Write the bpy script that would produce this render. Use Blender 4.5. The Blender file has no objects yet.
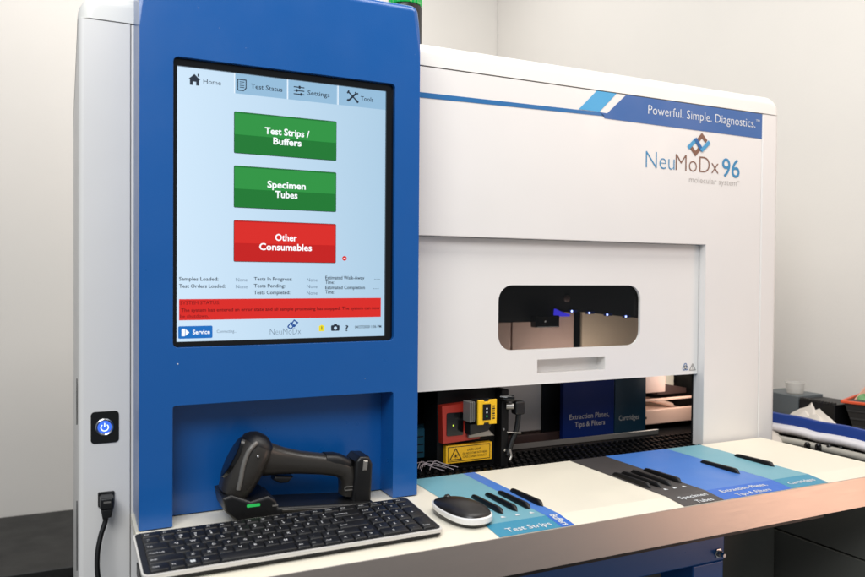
import bpy, bmesh, math, random
from mathutils import Matrix, Vector
random.seed(7)
sc = bpy.context.scene
COL = sc.collection
R = math.radians

# ------------------------------------------------------------------ materials
def lin(c):
    out = []
    for x in c[:3]:
        x /= 255.0
        out.append(x/12.92 if x <= 0.04045 else ((x+0.055)/1.055)**2.4)
    return tuple(out)

def mat(name, rgb, rough=0.5, metal=0.0, spec=0.5, bump=0.0, bscale=400.0, var=0.0, vscale=6.0,
        coat=0.0, rvar=0.06, stretch=None, emit=None, estr=1.0, sub=0.0, trans=0.0, alpha=1.0):
    m = bpy.data.materials.new(name); m.use_nodes = True
    nt = m.node_tree; b = nt.nodes['Principled BSDF']
    c = lin(rgb)
    b.inputs['Base Color'].default_value = (*c, 1)
    b.inputs['Roughness'].default_value = rough
    b.inputs['Metallic'].default_value = metal
    b.inputs['Specular IOR Level'].default_value = spec
    b.inputs['Coat Weight'].default_value = coat
    b.inputs['Coat Roughness'].default_value = 0.12
    b.inputs['Transmission Weight'].default_value = trans
    b.inputs['Alpha'].default_value = alpha
    if emit:
        b.inputs['Emission Color'].default_value = (*lin(emit), 1)
        b.inputs['Emission Strength'].default_value = estr
    tc = nt.nodes.new('ShaderNodeTexCoord')
    src = tc.outputs['Object']
    if stretch:
        mp = nt.nodes.new('ShaderNodeMapping'); mp.inputs['Scale'].default_value = stretch
        nt.links.new(src, mp.inputs[0]); src = mp.outputs[0]
    if var > 0:
        n = nt.nodes.new('ShaderNodeTexNoise'); n.inputs['Scale'].default_value = vscale
        n.inputs['Detail'].default_value = 5
        nt.links.new(src, n.inputs['Vector'])
        mx = nt.nodes.new('ShaderNodeMix'); mx.data_type = 'RGBA'
        mx.inputs[6].default_value = (*[x*(1-var) for x in c], 1)
        mx.inputs[7].default_value = (*[min(1, x*(1+var)) for x in c], 1)
        nt.links.new(n.outputs['Fac'], mx.inputs[0]); nt.links.new(mx.outputs[2], b.inputs['Base Color'])
    if rvar > 0:
        n2 = nt.nodes.new('ShaderNodeTexNoise'); n2.inputs['Scale'].default_value = 14; n2.inputs['Detail'].default_value = 4
        nt.links.new(src, n2.inputs['Vector'])
        mr = nt.nodes.new('ShaderNodeMapRange')
        mr.inputs[1].default_value = 0.3; mr.inputs[2].default_value = 0.7
        mr.inputs[3].default_value = max(0.02, rough-rvar); mr.inputs[4].default_value = min(1, rough+rvar)
        nt.links.new(n2.outputs['Fac'], mr.inputs[0]); nt.links.new(mr.outputs[0], b.inputs['Roughness'])
    if bump > 0:
        n3 = nt.nodes.new('ShaderNodeTexNoise'); n3.inputs['Scale'].default_value = bscale; n3.inputs['Detail'].default_value = 3
        nt.links.new(src, n3.inputs['Vector'])
        bp = nt.nodes.new('ShaderNodeBump'); bp.inputs['Strength'].default_value = bump; bp.inputs['Distance'].default_value = 0.001
        nt.links.new(n3.outputs['Fac'], bp.inputs['Height']); nt.links.new(bp.outputs[0], b.inputs['Normal'])
    return m

def screen_mat(name, rgb, strength=1.0):
    m = bpy.data.materials.new(name); m.use_nodes = True
    b = m.node_tree.nodes['Principled BSDF']
    b.inputs['Base Color'].default_value = (0.004, 0.004, 0.004, 1)
    b.inputs['Roughness'].default_value = 0.35
    b.inputs['Specular IOR Level'].default_value = 0.25
    b.inputs['Emission Color'].default_value = (*lin(rgb), 1)
    b.inputs['Emission Strength'].default_value = strength
    return m

def glass_mat(name, tint, refl=0.08, rough=0.02):
    m = bpy.data.materials.new(name); m.use_nodes = True
    nt = m.node_tree; nt.nodes.remove(nt.nodes['Principled BSDF'])
    t = nt.nodes.new('ShaderNodeBsdfTransparent'); t.inputs[0].default_value = (*tint, 1)
    g = nt.nodes.new('ShaderNodeBsdfGlossy'); g.inputs['Roughness'].default_value = rough
    f = nt.nodes.new('ShaderNodeFresnel'); f.inputs[0].default_value = 1.3
    x = nt.nodes.new('ShaderNodeMixShader')
    nt.links.new(f.outputs[0], x.inputs[0]); nt.links.new(t.outputs[0], x.inputs[1]); nt.links.new(g.outputs[0], x.inputs[2])
    nt.links.new(x.outputs[0], nt.nodes['Material Output'].inputs[0])
    return m

M = {}
M['white'] = mat('white_powder_coat', (228, 225, 221), 0.40, bump=0.08, bscale=700, var=0.02, rvar=0.10)
M['cap'] = mat('white_moulded_plastic', (234, 232, 226), 0.38, bump=0.03, bscale=700, var=0.01)
M['blue'] = mat('blue_powder_coat', (8, 84, 156), 0.31, bump=0.16, bscale=700, var=0.05, coat=0.25, rvar=0.04)
M['cream'] = mat('cream_laminate', (238, 231, 212), 0.38, bump=0.03, bscale=500, var=0.012)
M['steel'] = mat('brushed_stainless_steel', (204, 192, 182), 0.36, metal=0.9, bump=0.08, bscale=40, var=0.035, vscale=14, stretch=(1.0, 110, 110), rvar=0.05)
M['black'] = mat('black_plastic', (13, 13, 14), 0.42, bump=0.08, bscale=900)
M['black_gloss'] = mat('glossy_black_plastic', (10, 10, 11), 0.16)
M['seam'] = mat('dark_gap_lining', (22, 22, 23), 0.8)
M['interior'] = mat('black_anodised_interior', (10, 10, 11), 0.6, spec=0.25, var=0.3)
M['stud'] = mat('black_deck_stud', (9, 9, 9), 0.3, spec=0.3)
M['darkgrey'] = mat('dark_grey_laminate', (92, 92, 86), 0.5, var=0.06)
M['bench'] = mat('black_epoxy_bench', (24, 24, 23), 0.5, var=0.04, bump=0.05, bscale=300)
M['teal'] = mat('teal_vinyl_hazed', (118, 174, 188), 0.42, var=0.03)  # flat stripe: haze of reflected light lightened into the colour
M['teal_band'] = mat('teal_vinyl_unhazed', (58, 142, 172), 0.42, var=0.03)  # sloped front band: stripe colour without the painted haze
M['strip_blue'] = mat('blue_vinyl_hazed', (74, 126, 204), 0.42, var=0.03)  # flat blue stripes, paler because gloss haze is put into the colour
M['strip_blue_band'] = mat('blue_vinyl_unhazed', (48, 106, 198), 0.42, var=0.03)  # blue for the sloped band, no haze put in
M['charcoal'] = mat('charcoal_vinyl', (72, 68, 66), 0.45, var=0.06)
M['ink_white'] = mat('white_print', (218, 222, 224), 0.5, rvar=0)
M['ink_black'] = mat('black_print', (15, 14, 13), 0.6, rvar=0)
M['banner'] = mat('navy_banner_print', (46, 96, 158), 0.42, var=0.04)
M['banner_line'] = mat('blue_line_print', (28, 104, 162), 0.42)
M['cyan'] = mat('cyan_print', (62, 158, 206), 0.42, var=0.03)
M['logo_blue'] = mat('logo_blue_print', (50, 132, 178), 0.5, rvar=0)
M['logo_cyan'] = mat('logo_light_blue_print', (66, 150, 196), 0.5, rvar=0)
M['logo_navy'] = mat('logo_deep_blue_print', (30, 98, 158), 0.5, rvar=0)
M['logo_brown'] = mat('logo_brown_print', (126, 88, 70), 0.5, rvar=0)
M['logo_grey'] = mat('logo_grey_print', (172, 166, 160), 0.5, rvar=0)
M['gunmetal'] = mat('dark_grey_rubberised_plastic', (46, 43, 39), 0.32, bump=0.1, bscale=800, var=0.06)
M['trim_grey'] = mat('mid_grey_plastic', (108, 105, 100), 0.35)
M['kb_deck'] = mat('keyboard_black_deck', (11, 11, 12), 0.45)
M['key'] = mat('black_key_plastic', (15, 15, 15), 0.45, bump=0.05, bscale=900)
M['kb_silver'] = mat('silver_keyboard_edge', (222, 218, 210), 0.35, metal=0.15)
M['legend'] = mat('key_legend_print', (215, 215, 215), 0.5, rvar=0)
M['mouse_top'] = mat('mouse_black_shell', (30, 27, 25), 0.36)
M['mouse_rim'] = mat('mouse_white_rim', (236, 234, 230), 0.25)
M['chrome'] = mat('polished_metal', (190, 190, 190), 0.2, metal=1.0)
M['red'] = mat('red_reader_body', (168, 44, 30), 0.42, var=0.06)
M['yellow'] = mat('yellow_plastic', (238, 186, 20), 0.42, var=0.03)
M['warn'] = mat('warning_yellow_label', (240, 184, 24), 0.45, var=0.03)
M['grey_part'] = mat('warm_grey_panel', (186, 178, 172), 0.5, var=0.05)
M['silver_part'] = mat('cast_aluminium', (160, 156, 150), 0.38, metal=0.7, var=0.06)
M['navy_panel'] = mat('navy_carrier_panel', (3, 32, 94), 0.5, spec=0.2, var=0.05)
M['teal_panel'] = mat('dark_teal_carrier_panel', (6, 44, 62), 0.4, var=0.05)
M['peach'] = mat('pinkish_beige_plastic', (228, 190, 170), 0.45, var=0.06)
M['beige'] = mat('beige_inner_panel', (200, 182, 160), 0.55, var=0.04)
M['pinkbeige'] = mat('pink_beige_inner_panel', (186, 158, 146), 0.55, var=0.04)
M['brownslab'] = mat('dark_brown_plastic', (70, 52, 48), 0.45, var=0.1)
M['inner_teal'] = mat('dim_teal_carton', (38, 96, 118), 0.5, var=0.2, vscale=60)
M['wire'] = mat('white_wire', (160, 148, 152), 0.45)
M['led_blue'] = screen_mat('blue_white_led', (150, 170, 255), 6.0)
M['led_violet'] = screen_mat('violet_lit_block', (64, 58, 225), 1.2)
M['led_green'] = screen_mat('green_led', (40, 170, 80), 1.0)
M['led_ygreen'] = screen_mat('small_yellow_green_led', (190, 220, 70), 1.3)
M['power_blue'] = screen_mat('power_blue_glow', (60, 110, 240), 1.1)
M['power_white'] = screen_mat('power_symbol_glow', (225, 238, 255), 1.4)
M['glass'] = glass_mat('tinted_window_glass', (0.72, 0.71, 0.70))
M['wall'] = mat('painted_wall', (228, 223, 216), 0.75, bump=0.22, bscale=120, var=0.03, vscale=2.5)
M['floor'] = mat('dark_floor', (60, 58, 55), 0.5, var=0.1)
M['roll_white'] = mat('white_plastic_film', (226, 222, 224), 0.4, bump=0.3, bscale=40, var=0.03)
M['roll_blue'] = mat('blue_plastic_edge', (18, 60, 142), 0.4, bump=0.2, bscale=40)
M['paper'] = mat('crumpled_white_paper', (222, 214, 202), 0.7, bump=0.2, bscale=60)
M['grey_box'] = mat('slate_grey_box', (98, 104, 106), 0.5, var=0.05)
M['clear'] = glass_mat('clear_plastic', (0.86, 0.88, 0.88), rough=0.08)
M['frost'] = mat('frosted_plastic', (215, 212, 205), 0.35, alpha=0.35)
M['orange'] = mat('orange_red_rim', (218, 84, 44), 0.4)
M['crate'] = mat('dark_ribbed_plastic', (46, 44, 42), 0.45, var=0.1)
M['green_item'] = mat('green_plastic_wrap', (110, 158, 104), 0.5, var=0.2, vscale=40)
M['peach_item'] = mat('peach_card', (226, 170, 146), 0.55)
M['tube'] = mat('grey_translucent_tube', (172, 168, 158), 0.35)
M['red_item'] = mat('red_plastic_cap', (205, 40, 36), 0.4)
M['lens_green'] = mat('green_signal_lens', (10, 150, 62), 0.18, emit=(10, 150, 60), estr=0.22, coat=0.4)
M['cable'] = mat('black_rubber_cable', (16, 16, 17), 0.36)
M['taupe'] = mat('taupe_panel', (128, 120, 112), 0.6, var=0.05)
# what the display shows
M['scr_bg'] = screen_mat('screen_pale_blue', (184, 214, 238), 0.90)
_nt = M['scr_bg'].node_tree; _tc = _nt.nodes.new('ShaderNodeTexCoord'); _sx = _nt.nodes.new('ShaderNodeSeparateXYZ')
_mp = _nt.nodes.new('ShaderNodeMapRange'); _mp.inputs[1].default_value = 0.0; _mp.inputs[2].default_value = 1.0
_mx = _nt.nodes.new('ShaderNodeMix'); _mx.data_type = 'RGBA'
_mx.inputs[6].default_value = (*lin((206, 229, 248)), 1); _mx.inputs[7].default_value = (*lin((172, 203, 226)), 1)  # viewing-angle falloff put into the emission: left brighter, right dimmer
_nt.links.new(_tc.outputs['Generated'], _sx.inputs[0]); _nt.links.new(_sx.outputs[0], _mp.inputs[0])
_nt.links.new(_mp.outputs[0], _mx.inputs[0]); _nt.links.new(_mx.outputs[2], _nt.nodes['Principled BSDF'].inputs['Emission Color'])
M['scr_tab'] = screen_mat('screen_tab_blue', (150, 190, 220), 0.86)
M['scr_line'] = screen_mat('screen_white_line', (228, 238, 248), 0.95)
M['scr_green'] = screen_mat('screen_green', (44, 150, 66), 0.84)
M['scr_green_lo'] = screen_mat('screen_deep_green', (24, 122, 48), 0.84)
M['scr_red'] = screen_mat('screen_red', (222, 40, 34), 0.84)
M['scr_red_lo'] = screen_mat('screen_deep_red', (200, 26, 24), 0.84)
M['scr_edge'] = screen_mat('screen_button_edge', (30, 62, 52), 0.9)
M['scr_white'] = screen_mat('screen_white', (245, 248, 252), 1.0)
M['scr_ink'] = screen_mat('screen_dark_ink', (36, 46, 60), 0.9)
M['scr_grey'] = screen_mat('screen_grey_ink', (98, 118, 140), 0.9)
M['scr_darkred'] = screen_mat('screen_dark_red_ink', (96, 10, 14), 0.9)
M['scr_service'] = screen_mat('screen_service_blue', (24, 112, 196), 0.84)
M['scr_yellow'] = screen_mat('screen_yellow', (230, 214, 40), 0.95)
M['scr_logo'] = screen_mat('screen_logo_blue', (26, 76, 150), 0.9)

# ------------------------------------------------------------------ mesh building
class MB:
    """collects pieces and links them as one mesh object"""
    def __init__(s):
        s.v, s.f, s.mi, s.mats = [], [], [], []
    def add(s, verts, faces, m):
        if m not in s.mats: s.mats.append(m)
        k = s.mats.index(m); o = len(s.v)
        s.v += [tuple(p) for p in verts]
        s.f += [tuple(i+o for i in f) for f in faces]
        s.mi += [k]*len(faces)
        return s
    def bm(s, b, m, X=None):
        bmesh.ops.recalc_face_normals(b, faces=b.faces)
        b.verts.ensure_lookup_table(); b.verts.index_update()
        vs = [(X @ v.co) if X else v.co.copy() for v in b.verts]
        s.add(vs, [[v.index for v in f.verts] for f in b.faces], m); b.free(); return s
    def box(s, x0, x1, y0, y1, z0, z1, m, bev=0.0, seg=3, X=None):
        b = bmesh.new(); bmesh.ops.create_cube(b, size=1)
        for v in b.verts:
            v.co = Vector(((x0+x1)/2+v.co.x*(x1-x0), (y0+y1)/2+v.co.y*(y1-y0), (z0+z1)/2+v.co.z*(z1-z0)))
        if bev > 0:
            bmesh.ops.bevel(b, geom=b.edges[:], offset=bev, segments=seg, profile=0.5, affect='EDGES', clamp_overlap=True)
        return s.bm(b, m, X)
    def prism(s, outline, axis, a, b_, m, bev=0.0, seg=3, back=0.0, X=None, holes=()):
        """outline in the plane across axis, extruded from a to b_; bev rounds the loop at a, back the loop at b_"""
        def P(u, v, w):
            return {'Y': (u, w, v), 'X': (w, u, v), 'Z': (u, v, w)}[axis]
        b = bmesh.new()
        if not holes:
            A = [b.verts.new(P(u, v, a)) for u, v in outline]; B = [b.verts.new(P(u, v, b_)) for u, v in outline]
            fa = b.faces.new(A); fb = b.faces.new(B); n = len(A)
            for i in range(n): b.faces.new((A[i], A[(i+1) % n], B[(i+1) % n], B[i]))
            bmesh.ops.recalc_face_normals(b, faces=b.faces)
            if bev > 0: 
                bmesh.ops.bevel(b, geom=list(fa.edges), offset=bev, segments=seg, profile=0.5, affect='EDGES', clamp_overlap=True)
            if back > 0:
                ed = [e for e in b.edges if all(abs(v.co[{'X': 0, 'Y': 1, 'Z': 2}[axis]]-b_) < 1e-7 for v in e.verts)]
                bmesh.ops.bevel(b, geom=ed, offset=back, segments=seg, profile=0.5, affect='EDGES', clamp_overlap=True)
        else:
            loops = [outline]+list(holes); eds = []; al = []; bl = []
            for lp in loops:
                A = [b.verts.new(P(u, v, a)) for u, v in lp]; al.append(A)
                eds += [b.edges.new((A[i], A[(i+1) % len(A)])) for i in range(len(A))]
            res = bmesh.ops.triangle_fill(b, use_beauty=True, use_dissolve=False, edges=eds)
            front = [f for f in b.faces]
            mp = {}
            for A in al:
                B = []
                for v in A:
                    w = v.co.copy(); w[{'X': 0, 'Y': 1, 'Z': 2}[axis]] = b_
                    mp[v] = b.verts.new(w)
                n = len(A)
                for i in range(n): b.faces.new((A[i], A[(i+1) % n], mp[A[(i+1) % n]], mp[A[i]]))
            for f in front: b.faces.new([mp[v] for v in reversed(f.verts)])
        return s.bm(b, m, X)
    def flat(s, pts, m):
        return s.add(pts, [tuple(range(len(pts)))], m)
    def lathe(s, prof, m, c=(0, 0, 0), axis='Z', n=32, X=None):
        vs, fs = [], []
        for r, h in prof:
            for k in range(n):
                a = 2*math.pi*k/n; u, v = r*math.cos(a), r*math.sin(a)
                vs.append({'Z': (c[0]+u, c[1]+v, c[2]+h), 'Y': (c[0]+u, c[1]+h, c[2]+v), 'X': (c[0]+h, c[1]+u, c[2]+v)}[axis])
        for i in range(len(prof)-1):
            for k in range(n):
                fs.append((i*n+k, i*n+(k+1) % n, (i+1)*n+(k+1) % n, (i+1)*n+k))
        fs.append(tuple(range(n))[::-1]); fs.append(tuple((len(prof)-1)*n+k for k in range(n)))
        b = bmesh.new(); V = [b.verts.new(p) for p in vs]
        for f in fs:
            try: b.faces.new([V[i] for i in f])
            except ValueError: pass
        bmesh.ops.remove_doubles(b, verts=b.verts, dist=1e-7)
        return s.bm(b, m, X)
    def loft(s, rings, m, cap=True, X=None):
        n = len(rings[0]); vs = [p for r in rings for p in r]; fs = []
        for i in range(len(rings)-1):
            for k in range(n): fs.append((i*n+k, i*n+(k+1) % n, (i+1)*n+(k+1) % n, (i+1)*n+k))
        if cap: fs += [tuple(range(n)), tuple((len(rings)-1)*n+k for k in range(n))]
        b = bmesh.new(); V = [b.verts.new(p) for p in vs]
        for f in fs:
            try: b.faces.new([V[i] for i in f])
            except ValueError: pass
        return s.bm(b, m, X)
    def tube(s, pts, r, m, n=12, sub=8, rad=None):
        P = smooth_path([Vector(p) for p in pts], sub); rings = []
        up = Vector((0.13, 0.31, 0.94)).normalized()
        for i, p in enumerate(P):
            t = (P[min(i+1, len(P)-1)]-P[max(i-1, 0)]).normalized()
            u = t.cross(up); u = u.normalized() if u.length > 1e-4 else t.cross(Vector((1, 0, 0))).normalized()
            w = u.cross(t).normalized(); up = w
            rr = r if rad is None else rad(i/(len(P)-1))
            rings.append([p+u*math.cos(2*math.pi*k/n)*rr+w*math.sin(2*math.pi*k/n)*rr for k in range(n)])
        return s.loft(rings, m)
    def stroke(s, pts, w, m, fn):
        """flat polyline of width w with mitred joints; fn maps 2D to 3D"""
        P = [Vector((*p, 0)) for p in pts]; L, Rr = [], []
        for i, p in enumerate(P):
            d0 = (P[i]-P[i-1]).normalized() if i > 0 else None
            d1 = (P[i+1]-P[i]).normalized() if i < len(P)-1 else None
            d0 = d0 or d1; d1 = d1 or d0
            n0 = Vector((-d0.y, d0.x, 0)); n1 = Vector((-d1.y, d1.x, 0)); b = (n0+n1)
            b = b.normalized() if b.length > 1e-6 else n0
            k = min(2.0, 1/max(0.35, b.dot(n0)))
            L.append(p+b*w/2*k); Rr.append(p-b*w/2*k)
        vs = [fn(q.x, q.y) for q in L]+[fn(q.x, q.y) for q in Rr]; n = len(P)
        return s.add(vs, [(n+i, n+i+1, i+1, i) for i in range(n-1)], m)
    def text(s, body, x0, x1, zb, m, fn, off=0.0, hs=1.0, res=2, spacing=1.0, size=None, align='L'):
        vs, fs, w, h = glyphs(body, off, res, spacing)
        k = size if size else (x1-x0)/w
        kx = (x1-x0)/w if (x1 is not None) else k
        ox = x0 if align == 'L' else x0-kx*w/2
        return s.add([fn(ox+x*kx, zb+y*k*hs) for x, y in vs], fs, m)
    def build(s, name, parent=None, smooth=35, wn=True, loc=None):
        me = bpy.data.meshes.new(name); me.from_pydata(s.v, [], s.f); me.update()
        for m in s.mats: me.materials.append(M[m])
        me.polygons.foreach_set('material_index', s.mi)
        if smooth:
            me.polygons.foreach_set('use_smooth', [True]*len(me.polygons))
            me.set_sharp_from_angle(angle=R(smooth))
        o = bpy.data.objects.new(name, me); COL.objects.link(o)
        if parent:
            o.parent = parent
            root = parent
            while root.parent: root = root.parent
            o.matrix_parent_inverse = Matrix()
            if parent.type == 'EMPTY':
                me.transform(Matrix.Translation(-parent.location) if not parent.get('local') else Matrix())
            else:
                off = parent.parent.location if (parent.parent and not parent.parent.get('local')) else Vector()
                me.transform(Matrix.Translation(-off))
        if smooth and wn:
            w = o.modifiers.new('weighted_normals', 'WEIGHTED_NORMAL'); w.keep_sharp = True
        return o

def smooth_path(P, sub):
    if len(P) < 3: return [P[0].lerp(P[-1], i/sub) for i in range(sub+1)]
    out = []
    for i in range(len(P)-1):
        p0, p1, p2, p3 = P[max(i-1, 0)], P[i], P[i+1], P[min(i+2, len(P)-1)]
        for k in range(sub):
            t = k/sub
            out.append(0.5*((2*p1)+(p2-p0)*t+(2*p0-5*p1+4*p2-p3)*t*t+(3*p1-p0-3*p2+p3)*t**3))
    return out+[P[-1]]

_gc = {}
def glyphs(body, off=0.0, res=2, spacing=1.0):
    key = (body, off, res, spacing)
    if key in _gc: return _gc[key]
    cu = bpy.data.curves.new('lettering', 'FONT'); cu.body = body; cu.size = 1
    cu.offset = off; cu.resolution_u = res; cu.space_character = spacing; cu.fill_mode = 'FRONT'
    ob = bpy.data.objects.new('lettering', cu); COL.objects.link(ob)
    dg = bpy.context.evaluated_depsgraph_get(); dg.update()
    me = bpy.data.meshes.new_from_object(ob.evaluated_get(dg))
    vs = [(v.co.x, v.co.y) for v in me.vertices]; fs = [tuple(p.vertices) for p in me.polygons]
    x0 = min(v[0] for v in vs); x1 = max(v[0] for v in vs); y1 = max(v[1] for v in vs)
    vs = [(x-x0, y) for x, y in vs]
    # faces must look towards the reader
    bpy.data.objects.remove(ob); bpy.data.curves.remove(cu); bpy.data.meshes.remove(me)
    _gc[key] = (vs, fs, x1-x0, y1); return _gc[key]

def front(y): return lambda u, v: (u, y, v)
def topp(z): return lambda u, v: (u, v, z)

def rrect(x0, x1, z0, z1, r, seg=6, corners=(1, 1, 1, 1)):
    """corners: BL BR TR TL"""
    pts = []
    for (cx, cz, a0, on) in ((x0, z0, 180, corners[0]), (x1, z0, 270, corners[1]), (x1, z1, 0, corners[2]), (x0, z1, 90, corners[3])):
        rr = r*on
        if rr <= 0: pts.append((cx, cz)); continue
        ox = cx+rr if cx == x0 else cx-rr; oz = cz+rr if cz == z0 else cz-rr
        for k in range(seg+1):
            a = R(a0+90*k/seg); pts.append((ox+rr*math.cos(a), oz+rr*math.sin(a)))
    return pts

def circle(cx, cz, r, n=24): return [(cx+r*math.cos(2*math.pi*k/n), cz+r*math.sin(2*math.pi*k/n)) for k in range(n)]

def thing(name, label, cat, loc=(0, 0, 0), group=None):
    o = bpy.data.objects.new(name, None); COL.objects.link(o); o.location = loc
    o.empty_display_size = 0.05
    o['label'] = label; o['category'] = cat
    if group: o['group'] = group
    return o
def tag(o, label, cat, group=None):
    o['label'] = label; o['category'] = cat
    if group: o['group'] = group
    return o

# ------------------------------------------------------------------ setting
w = MB().box(-3.0, 2.05, 2.10, 2.2, -1.25, 2.3, 'wall').build('back_wall'); w['kind'] = 'structure'
w = MB().box(1.95, 2.05, -0.45, 2.097, -1.25, 2.3, 'wall').build('side_wall'); w['kind'] = 'structure'
w = MB().box(-3.0, 2.05, -3.0, 2.2, -1.32, -1.25, 'floor').build('floor'); w['kind'] = 'structure'

# ------------------------------------------------------------------ the analyser
AN = thing('molecular_analyzer', 'large white and blue molecular analyzer with portrait touchscreen and half raised front door', 'lab analyzer', (0.73, 0.4, -1.25))

XL, XR, ZS = 0.0145, 1.452, 0.722      # body sides and the seam under the top cover
# front panel with the door opening cut out of it
op = [(0.0855, -0.10), (0.0855, ZS-0.001), (1.394, ZS-0.001), (1.394, -0.10), (1.23, -0.10), (1.23, 0.426), (0.50, 0.426), (0.50, -0.10)]
b = MB().prism(op, 'Y', 0.0, 0.016, 'white', bev=0.0015, seg=2)
b.box(1.2303, 1.243, 0.0165, 0.030, -0.01, 0.426, 'white')
b.box(0.50, 1.23, 0.0165, 0.0172, 0.4262, 0.44, 'seam')
FP = b.build('front_panel', AN)
# printed stripe, banner and lettering on the panel
F1, F2 = front(-0.0006), front(-0.0011)
b = MB()
b.flat([(0.508, -0.0006, 0.665), (0.956, -0.0006, 0.6735-0.0008), (0.945, -0.0006, 0.6795), (0.508, -0.0006, 0.6745)], 'banner_line')
def quad(pts, m, f=F1): b.flat([f(*p) for p in pts], m)
quad([(0.956, 0.6685), (1.3935, 0.6655), (1.3935, 0.7205), (1.009, 0.7205), (0.962, 0.679), (0.945, 0.6796)], 'banner')
quad([(0.893, 0.6800), (0.943, 0.6800), (0.985, 0.7205), (0.936, 0.7205)], 'cyan')
b.text('Powerful. Simple. Diagnostics.', 1.066, 1.372, 0.6885, 'ink_white', F2, off=-0.006, size=0.0265, res=3)
b.text('TM', 1.374, 1.385, 0.7015, 'ink_white', F2, size=0.008)
b.build('banner', FP, smooth=0)
b = MB()
b.text('Neu', 1.062, 1.139, 0.579, 'logo_blue', F1, off=-0.016, size=0.0505, res=4)
b.text('MoDx', 1.142, 1.264, 0.579, 'logo_brown', F1, off=-0.016, size=0.0505, res=4)
b.text('96', 1.274, 1.3265, 0.5745, 'logo_blue', F1, off=0.004, size=0.0575, res=5)
b.text('molecular system', 1.180, 1.318, 0.5565, 'logo_grey', F1, off=-0.012, size=0.0185, res=2)
b.text('TM', 1.319, 1.326, 0.564, 'logo_grey', F1, size=0.005)
LX = lambda u: 1.1745+(u-343)/(497-343)*0.062
LZ = lambda v: 0.6145+(255-v)/(255-110)*0.046
def st(pts, m, f, w_=0.0085): b.stroke([(LX(u), LZ(v)) for u, v in pts], w_, m, f)
st([(412, 160), (442, 120), (474, 158)], 'logo_brown', F1)
st([(368, 208), (398, 245), (428, 208)], 'logo_brown', F1)
st([(347, 212), (402, 150)], 'logo_cyan', front(-0.0010))
st([(394, 146), (444, 220)], 'logo_navy', front(-0.0014))
st([(436, 222), (494, 158)], 'logo_cyan', front(-0.0018))
b.build('logo', FP, smooth=0)

# rounded corner covers left and right of the panel, running down past the tray
def corner_cover(x0, x1, left, z0=-1.18):
    r = 0.016
    pts = [(x0, 0.06), (x1, 0.06), (x1, 0.0), (x0, 0.0)]
    out = []
    if left: out = [(x0, 0.05), (x0, r*0.5)]+[(x0+r*0.5-r*0.5*math.cos(R(a)), r*0.5-r*0.5*math.sin(R(a))) for a in (30, 60)]+[(x0+r*0.5, 0), (x1-0.001, 0.0), (x1, 0.001), (x1, 0.05)]
    else: out = [(x0, 0.05), (x0, 0.002), (x0+0.002, 0), (x1-r, 0)]+[(x1-r+r*math.sin(R(a)), r-r*math.cos(R(a))) for a in (15, 30, 45, 60, 75)]+[(x1, r), (x1, 0.05)]
    return MB().prism(out, 'Z', z0, ZS-0.001, 'white').build('corner_cover', AN)
CL = corner_cover(XL, 0.0846, True)
corner_cover(1.396, XR, False, -0.055)
# body sides, back, dark liner behind the seams
b = MB().prism([(0.0505, -1.18), (0.86, -1.18), (0.86, ZS-0.001), (0.0505, ZS-0.001)], 'X', XL, XL+0.012, 'white', bev=0.002)
sp = b.build('side_panel', AN)
for zc, hh in ((0.155, 0.036), (-0.055, 0.055)):
    g = MB().prism([(0.095+0.022*math.cos(2*math.pi*k/20), zc+hh*math.sin(2*math.pi*k/20)) for k in range(20)], 'X', XL-0.0012, XL+0.0004, 'seam')
    g.build('hand_grip', sp)
MB().prism([(0.0505, -0.055), (0.86, -0.055), (0.86, ZS-0.001), (0.0505, ZS-0.001)], 'X', XR-0.012, XR, 'white', bev=0.002).build('side_panel', AN)
MB().box(XL+0.013, XR-0.013, 0.845, 0.858, -1.18, ZS-0.002, 'white').build('rear_panel', AN)
# moulded top cover
b = bmesh.new()
ol = rrect(XL-0.0005, XR+0.001, ZS+0.0004, 0.7635, 0.037, 8, (0, 0, 1, 1))
bb = MB()
A = [b.verts.new((u, -0.001, v)) for u, v in ol]; B = [b.verts.new((u, 0.862, v)) for u, v in ol]
fa = b.faces.new(A); b.faces.new(B[::-1])
for i in range(len(A)): b.faces.new((A[i], A[(i+1) % len(A)], B[(i+1) % len(A)], B[i]))
bmesh.ops.recalc_face_normals(b, faces=b.faces)
ed = [e for e in fa.edges if not all(abs(v.co.z-(ZS+0.0004)) < 1e-5 for v in e.verts)]
bmesh.ops.bevel(b, geom=ed, offset=0.020, segments=7, profile=0.5, affect='EDGES', clamp_overlap=True)
bb.bm(b, 'cap').build('top_cover', AN, smooth=50)
# dark liner: closes the seams and the inner cavity
b = MB()
b.box(XL+0.02, 0.497, 0.018, 0.84, -0.10, ZS+0.0005, 'interior')          # left of the opening
b.box(1.40, XR-0.014, 0.062, 0.84, -0.10, ZS+0.0005, 'interior')            # right
b.box(0.498, 1.399, 0.75, 0.84, -0.10, 0.70, 'interior')                     # rear wall of the cavity
b.box(0.498, 1.399, 0.05, 0.84, 0.702, ZS+0.0008, 'interior')                # roof
b.box(0.0845, 1.3955, 0.018, 0.05, 0.4405, ZS+0.0006, 'seam')                 # behind the panel
b.box(1.245, 1.4, 0.018, 0.05, -0.1, 0.44, 'seam')
b.build('inner_liner', AN, smooth=0)

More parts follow.
